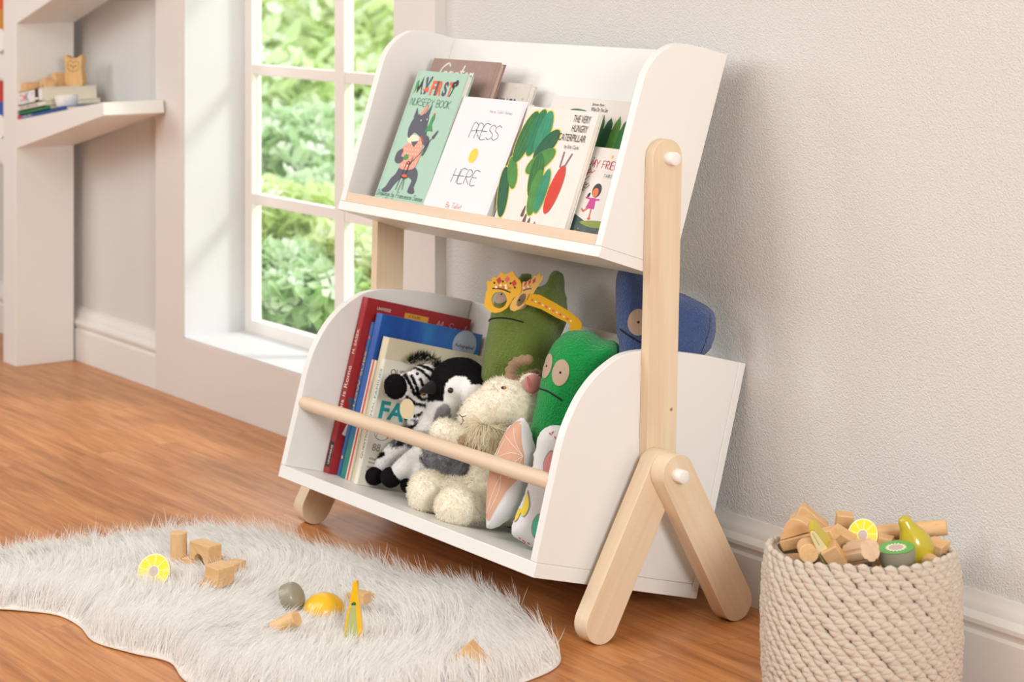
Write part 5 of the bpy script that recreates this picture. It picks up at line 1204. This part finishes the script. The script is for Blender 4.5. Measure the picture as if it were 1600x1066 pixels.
# standing pear wedge with pale green flat face
P = onz(554, 996, RUGZ); we = thing('pear_wedge', 'tall narrow yellow toy pear wedge with pale green face on the rug', 'toy fruit', T(P.x, P.y, RUGZ-.004) @ R(50, 'Z') @ R(-6, 'X'))
fr_ = smooth_poly([(-.017, 0), (-.0165, .02), (-.012, .045), (-.0065, .068), (-.0035, .092), (0, .0945), (.0035, .092), (.0055, .070), (.0095, .045), (.0125, .02), (.013, 0)], 3, False)
b = MB(); b.prism(fr_, lambda a, c: (a, -.006, c), lambda a, c: (a, .012, c), LEMY); f = Face2(b, lambda a, c, o: (a, -.006-o, c))
f.poly(smooth_poly([(-.0145, .002), (-.013, .02), (-.009, .042), (-.0045, .058), (.001, .058), (.003, .042), (.005, .02), (.0055, .002)], 3, False), PALEG); f.poly([(-.0055, .0565), (.002, .0565), (.0025, .0605), (-.001, .062), (-.005, .060)], DKG)
build(b, 'wedge', we, None, 40, .001); RUGOBJ.append((P.x, P.y, .010))
grow_rug()

# ------------------------------------------------------------------ crocheted rope basket
BC = Vector((-2.394, 2.375, 0)); BR = .146; BH = .246
ROPE = mat('cotton_rope', '#d0c4b4', .92, bump=('noise', 900, .0007), spec=.15, var=(60, .07), sheen=.1)
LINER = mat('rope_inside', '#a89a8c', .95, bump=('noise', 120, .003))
basket = thing('rope_basket', 'round beige crocheted rope basket filled with toys by the wall', 'basket', T(*BC))
def brad(z): return BR*(.965+.05*math.sin(PI*min(z/BH, 1)*.9+.25))-.004*max(0, z/BH-.85)*6
def brim(a): return -.017-.013*math.cos(a-math.radians(135))+.003*math.sin(2*a+.8)+.0025*math.sin(5*a)
b = MB(); NR = 21; rowh = BH/NR
# one stitch: a fat slanted twist of rope, two strands lying side by side
def stitch_mesh(seed):
    q = random.Random(seed); vs = []; fs = []; u, K = 10, 9
    for s_ in (-1, 1):
        base = len(vs)
        for k in range(K):
            t = k/(K-1)*2-1; x = t*.0130; r = .0046*math.sqrt(max(.02, 1-abs(t)**2.6)); cz = s_*.0027*math.cos(t*1.5)+.0018*t*1.0+q.uniform(-.0003, .0003); cy = .0030*(1-t*t)+.0012*s_*t
            for i in range(u):
                a = 2*PI*i/u; rr = r*(1+.07*math.sin(3*a+t*9)); vs.append((x, cy+rr*math.cos(a), cz+rr*math.sin(a)))
        for k in range(K-1):
            for i in range(u):
                j = (i+1) % u; fs.append((base+k*u+i, base+k*u+j, base+(k+1)*u+j, base+(k+1)*u+i))
    return vs, fs
STV = [stitch_mesh(i) for i in range(8)]
q = random.Random(5)
for rrow in range(NR):
    z = (rrow+.5)*rowh; n = 42
    for k in range(n):
        a = 2*PI*(k+.5*(rrow % 2))/n+q.uniform(-.010, .010); rr = brad(z)+q.uniform(-.0010, .0010); top = brim(a)*(z/BH)**3
        tilt = q.uniform(-6, 6)+(6 if rrow % 2 else -8); sc = q.uniform(.93, 1.08)*(rr/BR)*.97
        M = R(math.degrees(a)-90, 'Z') @ T(0, rr, z+top+q.uniform(-.0008, .0008)) @ R(tilt, 'Y') @ Matrix.Diagonal((sc*.97, 1.05, 1.28, 1))
        v_, f_ = STV[(k*7+rrow*3) % 8]; b.add(v_, f_, ROPE, M)
build(b, 'crochet_wall', basket, None, 180, fix=False)
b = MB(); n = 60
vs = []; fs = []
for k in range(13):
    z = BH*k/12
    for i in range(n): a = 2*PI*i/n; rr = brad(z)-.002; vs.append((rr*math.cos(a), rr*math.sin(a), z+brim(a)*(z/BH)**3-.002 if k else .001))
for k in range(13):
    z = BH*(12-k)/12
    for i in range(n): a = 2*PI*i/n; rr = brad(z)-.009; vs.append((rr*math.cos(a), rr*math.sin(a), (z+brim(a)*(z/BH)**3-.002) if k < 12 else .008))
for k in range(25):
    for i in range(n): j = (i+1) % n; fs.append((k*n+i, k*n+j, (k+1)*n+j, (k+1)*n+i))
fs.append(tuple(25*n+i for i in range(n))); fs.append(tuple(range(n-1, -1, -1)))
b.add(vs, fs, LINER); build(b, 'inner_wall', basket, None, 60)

# ---- toys heaped in the basket
def atf(px, py, f): return CAMV+ray(px, py)*f
BG = None
def bblock(label, px, py, Y, dims, rot, m=BLOCKX, poly=None, name='wooden_block'):
    P = atf(px, py, Y); w, d, h = dims; b = MB(); M = Matrix.Translation(P) @ R(rot[0], 'Z') @ R(rot[1], 'X') @ R(rot[2], 'Y')
    if poly: b.prism(poly, lambda a, c: (a, -d/2, c), lambda a, c: (a, d/2, c), m)
    else: b.box((-w/2, -d/2, -h/2), (w/2, d/2, h/2), m)
    return tag(build(b, name, None, M, 40, .0012), label, 'toy block', BG)
def bcyl(label, px, py, Y, r, h, rot, m=BLOCKW, name='wooden_cylinder'):
    P = atf(px, py, Y); b = MB(); b.lathe(cyl_prof(r, h), m, n=32, caps=False)
    return tag(build(b, name, None, Matrix.Translation(P) @ R(rot[0], 'Z') @ R(rot[1], 'X') @ R(rot[2], 'Y') @ T(0, 0, -h/2), 40), label, 'toy block', BG)
half = [(-.034, 0)]+[(-.034*math.cos(PI*i/16), .026*math.sin(PI*i/16)) for i in range(1, 16)]+[(.034, 0)]
bblock('half round wooden block leaning over the left rim of the basket', 1246, 822, 3.33, (.066, .026, .024), (25, 0, -22), BLOCKX, [(-.031, -.012)]+[(-.031+.062*i/10, -.012+.026*math.sin(PI*i/10)) for i in range(1, 10)]+[(.031, -.012)])
bblock('peaked wooden block at the very top left of the basket heap', 1264, 808, 3.40, (.030, .030, .030), (45, 0, 0), BLOCKX, [(-.030, -.022), (.030, -.022), (.030, -.010), (.012, .004), (-.004, .018), (-.014, .018), (-.018, .006), (-.030, -.002)])
bblock('upright wooden block in the basket heap behind the lemon half', 1319, 817, 3.41, (.026, .026, .030), (52, 6, 5))
bblock('long wooden plank lying across the left of the basket heap', 1266, 841, 3.31, (.098, .026, .017), (18, 10, -20))
bcyl('short wooden cylinder with its round end facing out at the left rim', 1262, 860, 3.265, .0148, .04, (52, 90, 0))
bblock('small square wooden block at the front rim below the white fruit slice', 1303, 868, 3.25, (.026, .024, .036), (50, 15, -32))
bblock('wooden block wedged in the middle of the basket beside the lemon half', 1315, 845, 3.31, (.036, .030, .030), (40, 10, 30))
bblock('wooden block at the right rim of the basket behind the green pear', 1464, 858, 3.34, (.028, .034, .024), (20, 5, 10))
bblock('small wooden block between the lemon half and the long cylinder', 1382, 845, 3.37, (.026, .028, .014), (35, 0, 8))
bcyl('long wooden cylinder lying across the back rim of the basket', 1422, 829, 3.39, .0122, .115, (42, 0, 82))
bcyl('short wooden cylinder at the front right rim below the green pear', 1456, 880, 3.275, .0125, .045, (58, 84, 0))
# ribbed cylinder
P = atf(1345, 862, 3.245); b = MB(); rr = .0175
star = []
for i in range(48):
    a = 2*PI*i/48; star.append((rr*(1-.09*(1 if (i % 8) in (3, 4) else 0))*math.cos(a), rr*(1-.09*(1 if (i % 8) in (3, 4) else 0))*math.sin(a)))
b.prism(star, lambda a, c: (a, c, -.025), lambda a, c: (a, c, .025), wood('pale_block', '#d2ac88', '#e6caa8', 'Z', 50, .5, .1))
tag(build(b, 'grooved_cylinder', None, Matrix.Translation(P) @ R(-8, 'Z') @ R(70, 'Y'), 30, .0008), 'pale grooved wooden cylinder left of the kiwi half in the basket', 'toy block')
half_fruit('lemon_half', 'toy lemon half with painted segments in the middle of the basket heap', facing(atf(1348, 836, 3.32), 22, 24), .0250, LEMY, .8)
half_fruit('kiwi_half', 'toy kiwi half with green face up at the front of the basket', Matrix.Translation(atf(1400, 856, 3.25)) @ R(8, 'X') @ R(0, 'Z'), .0285, OLG, 1.15, 'kiwi')
# green pear
P = atf(1430, 848, 3.31); b = MB(); prof = [(.0004, -.034), (.012, -.0325), (.020, -.026), (.0245, -.014), (.0245, 0), (.021, .012), (.0155, .022), (.0115, .030), (.0105, .037), (.0085, .042), (.004, .0445), (.0004, .045)]
pe = thing('toy_pear', 'glossy yellow green toy pear leaning at the right of the basket heap', 'toy fruit', Matrix.Translation(P) @ R(54, 'Z') @ R(0, 'X') @ R(-26, 'Y'))
b.lathe([(0, -.0342)]+prof, PEARY, n=36, caps=False); build(b, 'body', pe, None, 60)
# white and yellow fruit slice
P = atf(1284, 852, 3.25); sl = thing('pear_slice', 'yellow toy fruit slice with white cut face at the front left of the basket', 'toy fruit', Matrix.Translation(P) @ R(48, 'Z') @ R(22, 'X') @ R(-26, 'Y') @ Matrix.Scale(1.25, 4))
out_ = smooth_poly([(-.009, -.028), (-.0105, -.008), (-.0085, .012), (-.006, .026), (0, .030), (.005, .026), (.008, .010), (.0105, -.008), (.010, -.028)], 3)
b = MB(); b.prism(out_, lambda a, c: (a*.75, -.006, c), lambda a, c: (a, .012, c), PEARY); f = Face2(b, lambda a, c, o: (a*.75, -.006-o, c)); f.poly([(a*.86, c*.94) for a, c in out_], mat('paint_pear_flesh', '#f0ebb8', .4)); f.polys(ribbon([(-.001, .024), (-.001, .006)], .0016), PALEG)
build(b, 'slice', sl, None, 40, .0008)
# more blocks lower in the heap, glimpsed between the upper ones
q = random.Random(12)
k = 0
for (dx, dy, z) in ((-.08, -.06, .196), (-.03, -.085, .190), (.03, -.08, .192), (.075, -.05, .194), (-.095, .02, .198), (-.045, .0, .200), (.01, -.02, .198), (.06, .02, .198), (.10, .03, .196), (-.06, .07, .200), (0, .06, .204), (.055, .085, .200)):
    b = MB(); w, d, h = q.choice(((.05, .028, .026), (.036, .034, .03), (.058, .024, .024))); b.box((-w/2, -d/2, -h/2), (w/2, d/2, h/2), BLOCKX)
    o = build(b, 'wooden_block', None, T(BC.x+dx, BC.y+dy, z) @ R(q.uniform(0, 180), 'Z') @ R(q.uniform(-18, 18), 'X') @ R(q.uniform(-18, 18), 'Y'), None, .0012)
    tag(o, 'wooden block buried low in the basket heap under the other toys', 'toy block', 'blocks low in the basket heap')
